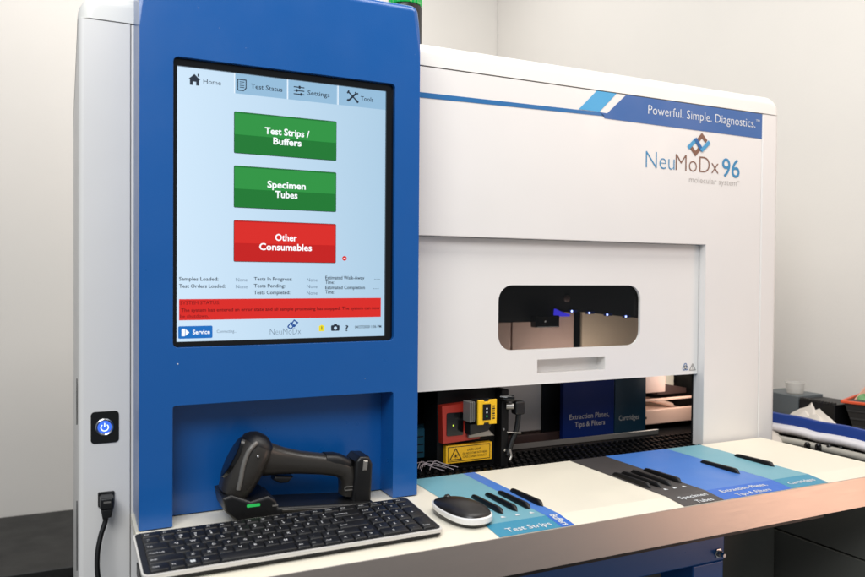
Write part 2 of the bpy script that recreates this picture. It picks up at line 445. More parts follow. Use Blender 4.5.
# sliding door with the window
hole = rrect(0.7275, 1.0685, 0.215, 0.3385, 0.030, 8)
slot = [(0.8155, 0.168), (0.979, 0.168), (0.979, 0.195), (0.8155, 0.195)]
b = MB().prism([(0.503, 0.149), (1.2285, 0.149), (1.2285, 0.4255), (0.503, 0.4255)], 'Y', 0.018, 0.024, 'white', holes=[hole, slot])
b.box(0.503, 1.2285, 0.0178, 0.034, 0.1475, 0.1495, 'white')
DO = b.build('sliding_door', AN, smooth=0)
MB().prism(rrect(0.722, 1.074, 0.210, 0.344, 0.034, 8), 'Y', 0.0245, 0.0275, 'glass').build('window_pane', DO, wn=False)
b = MB()     # recessed pull
b.box(0.812, 0.983, 0.044, 0.046, 0.164, 0.199, 'white')
b.box(0.812, 0.8152, 0.0245, 0.044, 0.164, 0.199, 'white'); b.box(0.9793, 0.983, 0.0245, 0.044, 0.164, 0.199, 'white')
b.box(0.8155, 0.979, 0.0245, 0.044, 0.164, 0.1678, 'white'); b.box(0.8155, 0.979, 0.0245, 0.044, 0.1952, 0.199, 'white')
b.build('pull_recess', DO, smooth=0)
b = MB(); DF = front(0.0174)
c0 = (1.194, 0.1630)
for a in (90, 210, 330):
    cx, cz = c0[0]+0.0040*math.cos(R(a)), c0[1]+0.0042*math.sin(R(a))
    b.stroke([(cx+0.0038*math.cos(R(a+180+t)), cz+0.0038*math.sin(R(a+180+t))) for t in range(35, 326, 29)], 0.0017, 'logo_navy', DF)
b.stroke([(c0[0]+0.0034*math.cos(R(t)), c0[1]+0.0034*math.sin(R(t))) for t in range(0, 361, 30)], 0.0011, 'ink_black', front(0.0171))
tx, tz = 1.2145, 0.1615
b.stroke([(tx, tz+0.0085), (tx-0.0085, tz-0.0055), (tx+0.0085, tz-0.0055), (tx, tz+0.0085)], 0.0013, 'trim_grey', DF)
b.stroke([(tx, tz+0.0045), (tx, tz-0.0012)], 0.0014, 'trim_grey', DF); b.stroke([(tx, tz-0.0022), (tx, tz-0.0038)], 0.0014, 'trim_grey', DF)
b.build('hazard_symbol', DO, smooth=0)

# ---- blue display housing
def cells(xs, zs, keep, y0, y1):
    b = bmesh.new(); V = {}
    def vv(i, j, y):
        k = (i, j, y)
        if k not in V: V[k] = b.verts.new((xs[i], y, zs[j]))
        return V[k]
    for i in range(len(xs)-1):
        for j in range(len(zs)-1):
            if not keep(i, j): continue
            b.faces.new((vv(i, j, y0), vv(i+1, j, y0), vv(i+1, j+1, y0), vv(i, j+1, y0)))
            b.faces.new((vv(i, j, y1), vv(i, j+1, y1), vv(i+1, j+1, y1), vv(i+1, j, y1)))
            for (di, dj, p, q) in ((-1, 0, (i, j), (i, j+1)), (1, 0, (i+1, j+1), (i+1, j)), (0, -1, (i+1, j), (i, j)), (0, 1, (i, j+1), (i+1, j+1))):
                I, J = i+di, j+dj
                if not (0 <= I < len(xs)-1 and 0 <= J < len(zs)-1 and keep(I, J)):
                    b.faces.new((vv(*p, y0), vv(*q, y0), vv(*q, y1), vv(*p, y1)))
    bmesh.ops.recalc_face_normals(b, faces=b.faces)
    return b
BX0, BX1, BY, BZ1 = 0.0885, 0.508, -0.100, 0.7865
xs = [BX0, 0.1325, 0.4655, BX1]; zs = [0.002, 0.171, 0.252, 0.656, BZ1]
b = cells(xs, zs, lambda i, j: not (i == 1 and j in (0, 2)), BY, -0.048)
near = lambda a, c: abs(a-c) < 1e-6
def along_y(e): return abs(e.verts[0].co.y-e.verts[1].co.y) > 0.01
def both(e, k, val): return all(near(v.co[k], val) for v in e.verts)
def bev(b, pred, r, seg):
    es = [e for e in b.edges if pred(e)]
    bmesh.ops.bevel(b, geom=es, offset=r, segments=seg, profile=0.5, affect='EDGES', clamp_overlap=True)
bev(b, lambda e: along_y(e) and both(e, 2, BZ1) and (both(e, 0, BX0) or both(e, 0, BX1)), 0.014, 5)
bev(b, lambda e: along_y(e) and any(both(e, 0, x) for x in xs[1:3]) and any(both(e, 2, z) for z in zs[2:4]), 0.007, 4)
bev(b, lambda e: along_y(e) and any(both(e, 0, x) for x in xs[1:3]) and both(e, 2, zs[1]), 0.004, 3)
def frontloop(e):
    if not both(e, 1, BY): return False
    return len(e.link_faces) == 2 and any(abs(f.normal.y) < 0.5 for f in e.link_faces)
def outer(e):
    m_ = (e.verts[0].co+e.verts[1].co)/2
    return m_.z > BZ1-0.02 and not (xs[1]+0.01 < m_.x < xs[2]-0.01 and m_.z < 0.7)
bev(b, lambda e: frontloop(e) and outer(e), 0.013, 6)
bev(b, lambda e: frontloop(e), 0.0035, 3)
bb = MB().bm(b, 'blue')
bb.box(BX0+0.0005, BX1-0.0005, -0.0478, -0.0015, 0.002, BZ1-0.0005, 'blue')
HO = bb.build('display_housing', AN)
random.seed(21)
for k in range(7):
    x, z, r_ = ((0.139, 0.2295, 0.0011) if k == 0 else (random.uniform(0.1, 0.5), random.choice((random.uniform(0.18, 0.24), random.uniform(0.67, 0.76))), random.uniform(0.0003, 0.0006)))
    b = MB().flat([(x+r_*math.cos(a), BY-0.0002, z+r_*0.8*math.sin(a)) for a in (0, 1, 2.2, 3.1, 4.2, 5.4)], 'ink_white'); b.build('paint_chip', HO, smooth=0)
b = MB(); b.prism(rrect(0.1327, 0.4653, 0.2522, 0.6558, 0.0068, 4), 'Y', -0.0925, -0.060, 'black_gloss', holes=[[(0.1385, 0.2595), (0.4535, 0.2595), (0.4535, 0.6455), (0.1385, 0.6455)]])
b.build('screen_bezel', HO, smooth=0)

# ---- touchscreen
SY = -0.0885
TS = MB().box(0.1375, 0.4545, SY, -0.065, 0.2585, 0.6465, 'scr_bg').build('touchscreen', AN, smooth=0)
S1, S2, S3 = front(SY-0.0005), front(SY-0.0010), front(SY-0.0015)
def rect(b, x0, x1, z0, z1, m, f): b.flat([f(x0, z0), f(x1, z0), f(x1, z1), f(x0, z1)], m)
# tabs
b = MB()
b.text('Home', 0.1745, 0.199, 0.6255, 'scr_ink', S1, size=0.0098)
hx, hz = 0.155, 0.6215
b.flat([S1(hx-0.001, hz+0.008), S1(hx+0.0155, hz+0.008), S1(hx+0.00725, hz+0.0158)], 'scr_ink')
b.flat([S1(hx+0.001, hz), S1(hx+0.005, hz), S1(hx+0.005, hz+0.008), S1(hx+0.001, hz+0.008)], 'scr_ink')
b.flat([S1(hx+0.0095, hz), S1(hx+0.0135, hz), S1(hx+0.0135, hz+0.008), S1(hx+0.0095, hz+0.008)], 'scr_ink')
rect(b, hx+0.005, hx+0.0095, hz+0.005, hz+0.008, 'scr_ink', S1); rect(b, hx+0.0115, hx+0.0135, hz+0.0125, hz+0.0165, 'scr_ink', S2)
b.build('tab', TS, smooth=0)
def tab(x0, x1, txt, t0, t1, zb, icon):
    b = MB(); rect(b, x0, x1, 0.6165, 0.6452, 'scr_tab', S1)
    rect(b, x0-0.0016, x0-0.0002, 0.6165, 0.6452, 'scr_line', S1)
    b.text(txt, t0, t1, zb, 'scr_ink', S2, size=0.0098, off=0.008)
    icon(b); b.build('tab', TS, smooth=0)
def doc(b):
    x, z = 0.2225, 0.6215
    b.stroke([(x, z), (x, z+0.0155), (x+0.012, z+0.0155), (x+0.012, z+0.004), (x+0.0085, z), (x, z)], 0.0014, 'scr_ink', S2)
    for k in range(4): b.stroke([(x+0.0028, z+0.0045+k*0.0026), (x+0.0095, z+0.0045+k*0.0026)], 0.001, 'scr_ink', S2)
def sliders(b):
    for k, s in enumerate((0.0115, 0.0045, 0.009)):
        z = 0.6255+k*0.0052
        b.stroke([(0.305, z), (0.3215, z)], 0.0015, 'scr_ink', S2); rect(b, 0.305+s-0.0014, 0.305+s+0.0014, z-0.0021, z+0.0021, 'scr_ink', S3)
def cross(b):
    b.stroke([(0.3915, 0.6245), (0.4045, 0.6375)], 0.0027, 'scr_ink', S2); b.stroke([(0.3915, 0.6375), (0.4055, 0.6245)], 0.0022, 'scr_ink', S3)
    b.stroke([(0.4018, 0.6385), (0.4042, 0.6362), (0.4072, 0.6368)], 0.0022, 'scr_ink', S3); b.stroke([(0.3893, 0.6355), (0.3920, 0.6400)], 0.0024, 'scr_ink', S3)
    b.stroke([(0.4035, 0.6262), (0.4072, 0.6228)], 0.0034, 'scr_ink', S3); b.stroke([(0.3893, 0.6263), (0.3918, 0.6238)], 0.0034, 'scr_ink', S3)
tab(0.219, 0.2945, 'Test Status', 0.2415, 0.288, 0.6262, doc)
tab(0.2970, 0.3725, 'Settings', 0.3265, 0.361, 0.6262, sliders)
tab(0.3755, 0.4533, 'Tools', 0.4112, 0.4325, 0.6268, cross)
# the three big buttons
def button(z0, z1, hi, lo, lines):
    b = MB()
    b.flat([S1(x, z) for x, z in rrect(0.2174, 0.3726, z0-0.0008, z1+0.0006, 0.002, 3)], 'scr_edge')
    b.flat([S2(x, z) for x, z in rrect(0.2180, 0.3720, z0, z1, 0.0018, 3)], lo)
    rect(b, 0.2183, 0.3717, (z0+z1)/2-0.003, z1-0.0018, hi, front(SY-0.0013))
    for t, x0, x1, zb in lines: b.text(t, x0, x1, zb, 'scr_white', front(SY-0.0017), off=0.022, size=0.0140, res=3)
    b.build('button', TS, smooth=0)
button(0.531, 0.590, 'scr_green', 'scr_green_lo', [('Test Strips /', 0.262, 0.3295, 0.5620), ('Buffers', 0.2745, 0.317, 0.5478)])
button(0.4525, 0.512, 'scr_green', 'scr_green_lo', [('Specimen', 0.266, 0.324, 0.4835), ('Tubes', 0.2775, 0.3115, 0.4693)])
button(0.374, 0.433, 'scr_red', 'scr_red_lo', [('Other', 0.278, 0.311, 0.4055), ('Consumables', 0.2545, 0.334, 0.3913)])
b = MB(); b.flat([S1(x, z) for x, z in circle(0.3865, 0.381, 0.0037, 16)], 'scr_red'); b.stroke([(0.3848, 0.381), (0.3882, 0.381)], 0.0012, 'scr_white', S2)
b.build('alert_icon', TS, smooth=0)
# status lines
for t, x0, x1, zb in (('Samples Loaded:', 0.142, 0.196, 0.3455), ('Test Orders Loaded:', 0.142, 0.206, 0.3355), ('Tests In Progress:', 0.247, 0.304, 0.346),
                      ('Tests Pending:', 0.247, 0.2935, 0.336), ('Tests Completed:', 0.247, 0.301, 0.326), ('Estimated Walk-Away', 0.356, 0.4195, 0.3485),
                      ('Time:', 0.356, 0.370, 0.3415), ('Estimated Completion', 0.356, 0.4205, 0.3335), ('Time:', 0.356, 0.370, 0.3265)):
    MB().text(t, x0, x1, zb, 'scr_ink', S1, off=0.014, size=0.0074).build('status_text', TS, smooth=0)
for x, z in ((0.221, 0.3447), (0.221, 0.3347), (0.327, 0.345), (0.327, 0.335), (0.327, 0.325)): MB().text('None', x, x+0.0165, z, 'scr_grey', S1, size=0.0074).build('status_value', TS, smooth=0)
for x, z in ((0.436, 0.3475), (0.434, 0.3325)): MB().text('---', x, x+0.010, z, 'scr_grey', S1, size=0.007).build('status_value', TS, smooth=0)
b = MB(); rect(b, 0.142, 0.4475, 0.2895, 0.3195, 'scr_red', S1)
b.text('SYSTEM STATUS:', 0.1435, 0.198, 0.3118, 'scr_darkred', S2, size=0.0072)
b.text('The system has entered an error state and all sample processing has stopped. The system can now', 0.1445, 0.4455, 0.3015, 'scr_darkred', S2, off=0.012, size=0.0070)
b.text('be shutdown.', 0.1435, 0.1825, 0.2930, 'scr_darkred', S2, size=0.0068)
b.build('status_bar', TS, smooth=0)
b = MB(); b.flat([S1(x, z) for x, z in rrect(0.141, 0.188, 0.2635, 0.2812, 0.0018, 3)], 'scr_service')
b.text('Service', 0.1605, 0.1845, 0.2695, 'scr_white', S2, off=0.02, size=0.0088)
rect(b, 0.1455, 0.1500, 0.2672, 0.2775, 'scr_white', S2); b.flat([S2(0.1508, 0.2675), S2(0.1560, 0.2723), S2(0.1508, 0.2770)], 'scr_white')
b.build('button', TS, smooth=0)
b = MB()
b.text('Connecting...', 0.194, 0.222, 0.2705, 'scr_grey', S1, size=0.0062); b.build('status_text', TS, smooth=0); b = MB()
b.text('NeuMoDx', 0.271, 0.318, 0.2655, 'scr_grey', S1, off=-0.016, size=0.0135)
for p in ([(0.2975, 0.2770), (0.3025, 0.2832), (0.3075, 0.2795), (0.3025, 0.2735), (0.2975, 0.2770)], [(0.3025, 0.2805), (0.3075, 0.2868), (0.3128, 0.2830), (0.3078, 0.2770), (0.3025, 0.2805)]):
    b.stroke(p, 0.0018, 'scr_logo', S2)
b.build('footer_logo', TS, smooth=0); b = MB()
b.flat([S1(0.3462, 0.2690), S1(0.3548, 0.2690), S1(0.3548, 0.2770), S1(0.3505, 0.2790), S1(0.3462, 0.2770)], 'scr_yellow')
b.stroke([(0.3505, 0.2712), (0.3505, 0.2765)], 0.0012, 'scr_ink', S2)
b.build('warning_icon', TS, smooth=0); b = MB()
b.flat([S1(x, z) for x, z in rrect(0.3655, 0.3790, 0.2690, 0.2778, 0.0015, 3)], 'scr_ink'); rect(b, 0.3698, 0.3748, 0.2775, 0.2797, 'scr_ink', S2)
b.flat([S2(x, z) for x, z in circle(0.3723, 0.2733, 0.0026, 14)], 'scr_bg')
b.build('camera_icon', TS, smooth=0); b = MB()
b.text('?', 0.3885, 0.3935, 0.2685, 'scr_ink', S1, off=0.02, size=0.0125)
b.text('04/27/2020 1:06 PM', 0.404, 0.4485, 0.2722, 'scr_ink', S1, off=0.01, size=0.0060)
b.build('clock_text', TS, smooth=0)

# ---- power button and socket on the left corner cover
b = MB().prism(rrect(0.031, 0.069, 0.1065, 0.153, 0.0055, 5), 'Y', -0.0012, 0.001, 'black_gloss', bev=0.0005, seg=2)
PB = b.build('power_button_plate', AN)
b = MB()
b.lathe([(0.0, -0.0032), (0.0095, -0.0032), (0.0098, -0.0042), (0.0112, -0.0048), (0.0125, -0.0040), (0.0130, -0.0013)], 'chrome', (0.0495, 0, 0.1305), 'Y', 36)
b.flat([(x, -0.0036, z) for x, z in circle(0.0495, 0.1305, 0.0093, 28)], 'power_blue')
PF = front(-0.0040)
b.stroke([(0.0495+0.0050*math.cos(R(a)), 0.1300+0.0050*math.sin(R(a))) for a in range(130, 411, 20)], 0.0014, 'power_white', PF)
b.stroke([(0.0495, 0.1308), (0.0495, 0.1366)], 0.0014, 'power_white', PF)
b.build('power_button', PB)

# ---- loading tray with stripes
YB, YF, YK = -0.010, -0.312, -0.271      # back edge, front edge, fold line of the front band
ZF = -0.0050
TX0, TX1 = 0.0845, 1.3935
prof = [(YB, 0.0), (YK, 0.0), (YF, ZF), (YF, -0.012), (YB, -0.012)]
TR = MB().prism(prof, 'X', TX0, TX1, 'cream').build('loading_tray', AN, smooth=0)
b = MB().box(TX0, TX1, YF-0.0022, YF-0.0002, -0.0590, ZF+0.0004, 'steel', bev=0.0007, seg=2)
b.box(TX0, TX1, YF-0.0001, YF+0.02, -0.059, -0.0570, 'steel')
b.build('steel_apron', TR)
def stripe(x0, x1, m1, m2, dz=0.0006, extra=None):
    b = MB()
    b.add([(x0, YB-0.0004, dz), (x1, YB-0.0004, dz), (x1, YK, dz), (x0, YK, dz)], [(3, 2, 1, 0)], m1)
    b.add([(x0, YK, dz), (x1, YK, dz), (x1, YF+0.0006, ZF+dz), (x0, YF+0.0006, ZF+dz)], [(3, 2, 1, 0)], m2)
    if extra: extra(b)
    b.build('lane_stripe', TR, smooth=0)
sl = ZF/(YF-YK)
def band(u, v): return (u, v, (v-YK)*sl+0.0011)
def arrows(b, xs_, y):
    for x in xs_: b.flat([(x-0.0042, y-0.001, 0.0011), (x+0.0042, y-0.001, 0.0011), (x+0.0012, y+0.006, 0.0011), (x-0.0012, y+0.006, 0.0011)], 'ink_white')
def tx1(b):
    b.text('Test Strips', 0.556, 0.630, -0.302, 'ink_white', band, off=0.012, size=0.0165); arrows(b, (0.552, 0.577, 0.602, 0.627), -0.254)
def tx2(b):
    # runs away from the viewer along the narrow strip
    vs, fs, wd, h = glyphs('Buffers', 0.02, 2, 1.0); k = 0.037/wd
    b.add([band(0.6455+y*0.0165, -0.272-x*k) for x, y in vs], fs, 'ink_white')
stripe(0.5360, 0.6395, 'teal', 'teal_band', extra=tx1)
stripe(0.6398, 0.6630, 'strip_blue', 'strip_blue_band', extra=tx2)
def tx3(b):
    b.text('Specimen', 0.889, 0.948, -0.2885, 'ink_white', band, off=0.012, size=0.0140); b.text('Tubes', 0.906, 0.942, -0.3075, 'ink_white', band, off=0.012, size=0.0140)
    arrows(b, (0.901, 0.921, 0.942), -0.242)
def tx4(b):
    b.text('Extraction Plates,', 0.980, 1.086, -0.2885, 'ink_white', band, off=0.012, size=0.0140); b.text('Tips & Filters', 0.996, 1.074, -0.3075, 'ink_white', band, off=0.012, size=0.0140)
def tx5(b): b.text('Cartridges', 1.131, 1.196, -0.298, 'ink_white', band, off=0.012, size=0.0140)
stripe(0.8735, 0.9590, 'charcoal', 'charcoal', extra=tx3)
stripe(0.9593, 1.1175, 'strip_blue', 'strip_blue_band', extra=tx4)
stripe(1.1178, 1.2105, 'teal', 'teal_band', extra=tx5)
# tapered black lane fins
def fin(x, y0, y1):
    rings = []
    n = 14
    for k in range(n+1):
        t = k/n; y = y0+(y1-y0)*t
        e = min(1, math.sin(math.pi*min(t, 1-t)*3.2)**0.6+0.12) if min(t, 1-t) < 0.156 else 1
        wd = 0.0042*e*(0.85+0.3*(1-t)); h = 0.0085*e*(1-0.25*t)
        rings.append([(x-wd, y, 0.0007), (x-wd*0.95, y, h*0.6), (x-wd*0.5, y, h), (x+wd*0.5, y, h), (x+wd*0.95, y, h*0.6), (x+wd, y, 0.0007)])
    MB().loft(rings, 'black').build('lane_fin', TR, smooth=50)
for x, y0, y1 in ((0.5365, -0.243, -0.146), (0.5620, -0.242, -0.144), (0.5850, -0.240, -0.141), (0.6110, -0.238, -0.140), (0.6350, -0.237, -0.139), (0.6605, -0.233, -0.137),
                  (0.8830, -0.226, -0.125), (0.9020, -0.231, -0.126), (0.9250, -0.229, -0.125), (0.9545, -0.222, -0.125), (1.0970, -0.219, -0.123), (1.1980, -0.209, -0.113)):
    fin(x, y0, y1)

# ---- things seen inside
b = MB().box(0.498, 1.399, -0.0085, 0.74, -0.03, -0.010, 'interior')
for r in range(7):
    for c in range(60):
        x = 0.505+c*0.0148+(0.0074 if r % 2 else 0); y = 0.008+r*0.0165
        if x > 1.36: continue
        b.box(x-0.0040, x+0.0040, y-0.0055, y+0.0055, -0.0098, -0.0035-0.0015*(r % 2), 'stud', bev=0.0022, seg=2)
b.build('perforated_deck', AN)
b = MB().box(0.76, 1.24, 0.146, 0.151, -0.0096, 0.0020, 'silver_part', bev=0.001, seg=1)
b.build('deck_rail', AN)
# barcode reader block
b = MB().box(0.618, 0.744, 0.052, 0.11, -0.0095, 0.150, 'interior', bev=0.003)
b.box(0.744, 0.760, 0.030, 0.075, -0.0095, 0.139, 'interior', bev=0.002)
b.lathe([(0.0, -0.002), (0.0028, -0.002), (0.0034, 0.001), (0.0034, 0.004)], 'chrome', (0.7515, 0.030, 0.024), 'Y', 14)
b.lathe([(0.0, -0.002), (0.0024, -0.002), (0.003, 0.001), (0.003, 0.004)], 'chrome', (0.748, 0.030, 0.064), 'Y', 14)
RD = b.build('code_reader', AN)
b = MB().prism([(0.622, 0.046), (0.700, 0.049), (0.7005, 0.120), (0.619, 0.116)], 'Y', 0.034, 0.0525, 'red', bev=0.0015, seg=2)
b.prism(rrect(0.6285, 0.6635, 0.0595, 0.1025, 0.003, 3), 'Y', 0.0328, 0.036, 'black_gloss', bev=0.0008, seg=2)
b.flat([(x, 0.0322, z) for x, z in circle(0.642, 0.079, 0.0016, 10)], 'led_ygreen')
b.build('scanner_head', RD)
b = MB().prism([(0.672, 0.054), (0.728, 0.054), (0.700, 0.080), (0.692, 0.118), (0.672, 0.118)], 'Y', 0.028, 0.0338, 'silver_part', bev=0.001, seg=1)
b.build('mirror_plate', RD)
b = MB()
for k in range(2, 5): b.box(0.676+k*0.0045, 0.6785+k*0.0045, -0.002+k*0.001, 0.027, 0.080, 0.117, 'trim_grey', bev=0.0006, seg=1)
b.box(0.686, 0.699, 0.004, 0.0275, 0.082, 0.115, 'trim_grey', bev=0.001, seg=1)
b.box(0.699, 0.738, -0.004, 0.028, 0.0755, 0.119, 'black', bev=0.002)
b.prism([(0.690, 0.055), (0.728, 0.060), (0.738, 0.0755), (0.690, 0.0755)], 'Y', 0.008, 0.0276, 'black', bev=0.001, seg=1)
b.v = [(x-0.026, y, z+0.0085) for x, y, z in b.v]
cm = b.build('camera_module', RD)
yo = [(0.6995, 0.0745), (0.711, 0.0745), (0.7125, 0.078), (0.722, 0.078), (0.7235, 0.0745), (0.7385, 0.0745), (0.7385, 0.1195), (0.7235, 0.1195), (0.722, 0.116), (0.7125, 0.116), (0.711, 0.1195), (0.6995, 0.1195)]
b = MB().prism(yo, 'Y', -0.0085, -0.0042, 'yellow', bev=0.0008, seg=1)
b.box(0.7085, 0.7250, -0.0098, -0.0084, 0.083, 0.112, 'black_gloss')
for z in (0.090, 0.097, 0.104): b.flat([(x, -0.0102, z_) for x, z_ in circle(0.7165, z, 0.0017, 10)], 'ink_white' if z > 0.095 else 'led_green')
for k in range(6): b.box(0.729, 0.734, -0.0092, -0.0084, 0.084+k*0.0045, 0.0862+k*0.0045, 'black')
b.v = [(x-0.028, y, z+0.010) for x, y, z in b.v]
b.build('camera_face', RD)
b = MB()
b.tube([(0.748, 0.026, 0.122), (0.758, 0.018, 0.121), (0.770, 0.016, 0.120)], 0.0065, 'black_gloss', 12)
b.tube([(0.762, 0.028, 0.104), (0.774, 0.022, 0.104)], 0.0062, 'silver_part', 12)
b.box(0.774, 0.795, 0.012, 0.032, 0.088, 0.114, 'black', bev=0.004)
b.tube([(0.786, 0.022, 0.092), (0.783, 0.024, 0.060), (0.774, 0.026, 0.036), (0.765, 0.026, 0.010)], 0.0052, 'black', 10)
b.tube([(0.762, 0.024, 0.055), (0.772, 0.020, 0.054), (0.790, 0.020, 0.052)], 0.0011, 'silver_part', 6)
b.tube([(0.767, 0.022, 0.022), (0.769, 0.020, 0.010), (0.764, 0.018, 0.002)], 0.0022, 'silver_part', 8)
b.v = [(x-0.009, y, z+0.004) for x, y, z in b.v]
b.build('connector_cable', RD)
b = MB().box(0.631, 0.7285, 0.040, 0.0515, 0.0070, 0.0400, 'warn')
LF = front(0.0395)
for p in ([(0.635, 0.0100), (0.7248, 0.0100)], [(0.635, 0.0370), (0.7248, 0.0370)]): b.stroke(p, 0.0011, 'ink_black', LF)
for p in ([(0.6355, 0.0100), (0.6355, 0.0370)], [(0.7243, 0.0100), (0.7243, 0.0370)]): b.stroke(p, 0.0011, 'ink_black', front(0.0393))
b.stroke([(0.6510, 0.0340), (0.6390, 0.0135), (0.6630, 0.0135), (0.6510, 0.0340)], 0.0016, 'ink_black', front(0.0391))
b.flat([front(0.0389)(x, z) for x, z in circle(0.6510, 0.0200, 0.0019, 12)], 'ink_black')
for a in range(0, 360, 45): b.stroke([(0.651+0.0028*math.cos(R(a)), 0.020+0.0028*math.sin(R(a))), (0.651+0.0050*math.cos(R(a)), 0.020+0.0046*math.sin(R(a)))], 0.0006, 'ink_black', front(0.0389))
for t, x0, x1, z in (('LASER LIGHT', 0.676, 0.705, 0.0275), ('DO NOT STARE INTO BEAM', 0.666, 0.719, 0.0210), ('CLASS 2 LASER PRODUCT', 0.666, 0.717, 0.0150)):
    b.text(t, x0, x1, z, 'ink_black', LF, size=0.0058)
b.build('laser_label', AN, smooth=0)
# other fittings of the cavity
MB().box(0.9520, 1.03, 0.200, 0.2045, -0.0095, 0.150, 'interior').build('dark_partition', AN)
MB().box(0.80, 0.957, 0.205, 0.216, 0.012, 0.19, 'grey_part', bev=0.003).build('grey_partition', AN)
MB().box(0.70, 1.0, 0.19, 0.20, -0.0095, 0.009, 'brownslab', bev=0.002).build('partition_foot', AN)
b = MB().box(0.979, 1.1205, 0.160, 0.172, -0.0050, 0.19, 'navy_panel', bev=0.0015, seg=2)
PF1 = front(0.1594)
b.text('Extraction Plates,', 0.996, 1.106, 0.0400, 'logo_grey', PF1, size=0.0165, off=0.004); b.text('Tips & Filters', 1.011, 1.094, 0.0225, 'logo_grey', PF1, size=0.0165, off=0.004)
b.build('carrier_panel', AN, smooth=0)
b = MB().box(1.1225, 1.2135, 0.160, 0.172, -0.0040, 0.19, 'teal_panel', bev=0.0015, seg=2)
b.text('Cartridges', 1.134, 1.193, 0.0275, 'logo_grey', PF1, size=0.0165, off=0.004)
b.build('carrier_panel', AN, smooth=0)
MB().box(0.965, 1.216, 0.150, 0.159, -0.0095, -0.001, 'black', bev=0.002).build('carrier_foot', AN)
b = MB().box(1.222, 1.395, 0.19, 0.42, 0.004, 0.030, 'peach', bev=0.003)
b.box(1.222, 1.395, 0.183, 0.195, 0.0045, 0.040, 'peach', bev=0.003)
b.box(1.222, 1.395, 0.40, 0.412, 0.030, 0.066, 'peach', bev=0.003)
b.tube([(1.25, 0.25, 0.034), (1.29, 0.27, 0.050), (1.33, 0.25, 0.046), (1.37, 0.24, 0.034)], 0.006, 'peach', 8)
b.lathe([(0.0, -0.001), (0.003, -0.001), (0.003, 0.003)], 'black', (1.2335, 0.183, 0.022), 'Y', 12)
b.build('consumable_drawer', AN)
b = MB().box(1.215, 1.396, 0.178, 0.186, 0.061, 0.0665, 'peach', bev=0.001, seg=1)
b.prism([(1.300, 0.0675), (1.395, 0.0675), (1.395, 0.080), (1.300, 0.098)], 'Y', 0.218, 0.25, 'brownslab', bev=0.001)
b.box(1.222, 1.306, 0.196, 0.2165, 0.078, 0.130, 'pinkbeige', bev=0.002)
b.box(1.28, 1.396, 0.262, 0.272, 0.070, 0.150, 'cream', bev=0.002)
b.build('drawer_rack', AN)
b = MB()
for x0, x1 in ((0.585, 0.618), (0.624, 0.662)):
    b.box(x0, x1, 0.105, 0.15, 0.006, 0.062, 'inner_teal', bev=0.001, seg=1)
    for k in range(3): b.box(x0+0.003, x1-0.003, 0.1042, 0.1052, 0.016+0.015*k, 0.018+0.015*k, 'seam')
b.build('strip_carton', AN)
b = MB()
random.seed(3)
for k in range(7):
    x0 = 0.570+random.random()*0.03; y0 = 0.022+random.random()*0.03
    b.tube([(x0, y0, 0.004), (x0+0.012, y0+0.012, 0.006+random.random()*0.008), (x0+0.022+random.random()*0.01, y0+0.004, 0.008), (x0+0.038+random.random()*0.016, y0-0.012, 0.003)], 0.0007, 'wire', 6, 6)
b.build('wire_bundle', AN)
# behind the window
b = MB()
b.box(0.905, 0.962, 0.352, 0.362, 0.05, 0.256, 'pinkbeige')
b.box(0.966, 1.148, 0.352, 0.362, 0.05, 0.290, 'pinkbeige', bev=0.002)
b.box(1.174, 1.398, 0.352, 0.362, 0.05, 0.290, 'beige', bev=0.002)
b.build('inner_wall_panel', AN)
b = MB()
b.box(0.86, 1.0675, 0.325, 0.345, 0.246, 0.46, 'interior'); b.box(1.0677, 1.1115, 0.325, 0.345, 0.268, 0.46, 'interior'); b.prism([(1.1117, 0.272), (1.398, 0.243), (1.398, 0.46), (1.1117, 0.46)], 'Y', 0.325, 0.345, 'interior')
b.box(1.000, 1.068, 0.300, 0.325, 0.2335, 0.262, 'black_gloss', bev=0.003)
b.flat([(x, 0.2992, z) for x, z in circle(1.026, 0.248, 0.0022, 10)], 'ink_white')
b.box(0.99, 1.03, 0.363, 0.37, 0.05, 0.25, 'seam')
b.lathe([(0.0, -0.002), (0.006, -0.002), (0.009, 0), (0.009, 0.003)], 'brownslab', (1.105, 0.322, 0.302), 'Y', 20)
b.build('gantry_beam', AN)
b = MB().prism([(1.066, 0.258), (1.111, 0.258), (1.111, 0.263), (1.085, 0.270), (1.068, 0.277)], 'Y', 0.318, 0.3245, 'led_violet'); b.build('lit_indicator', AN)
for x, z in ((1.119, 0.2705), (1.172, 0.2655), (1.228, 0.2600), (1.288, 0.2545)):
    b = MB().lathe([(0.0, -0.003), (0.0018, -0.0022), (0.0027, 0.0)], 'led_blue', (x, 0.322, z), 'Y', 10)
    b.box(x-0.009, x+0.016, 0.3222, 0.3245, z-0.003, z+0.003, 'navy_panel'); b.build('led', AN)

# ---- green signal light on the top cover
b = MB().lathe([(0.0, -0.0148), (0.031, -0.0148), (0.031, -0.010), (0.0300, -0.008), (0.0300, 0.058), (0.028, 0.060), (0.0, 0.060)], 'black', (0.549, 0.055, 0.7785))
SG = b.build('signal_light', AN)
prof = []
for k in range(3): prof += [(0.0290, 0.0605+k*0.02), (0.0300, 0.064+k*0.02), (0.0300, 0.076+k*0.02)]
prof += [(0.029, 0.124), (0.0, 0.124)]
b = MB()
n = 48; rings = []
for h in (0.0605, 0.064, 0.12, 0.124):
    rings.append([(0.549+(0.0292+0.0012*(k % 2)-(0.001 if h in (0.0605, 0.124) else 0))*math.cos(2*math.pi*k/n), 0.055+(0.0292+0.0012*(k % 2)-(0.001 if h in (0.0605, 0.124) else 0))*math.sin(2*math.pi*k/n), 0.7785+h) for k in range(n)])
b.loft(rings, 'lens_green').build('signal_lens', SG, smooth=20)
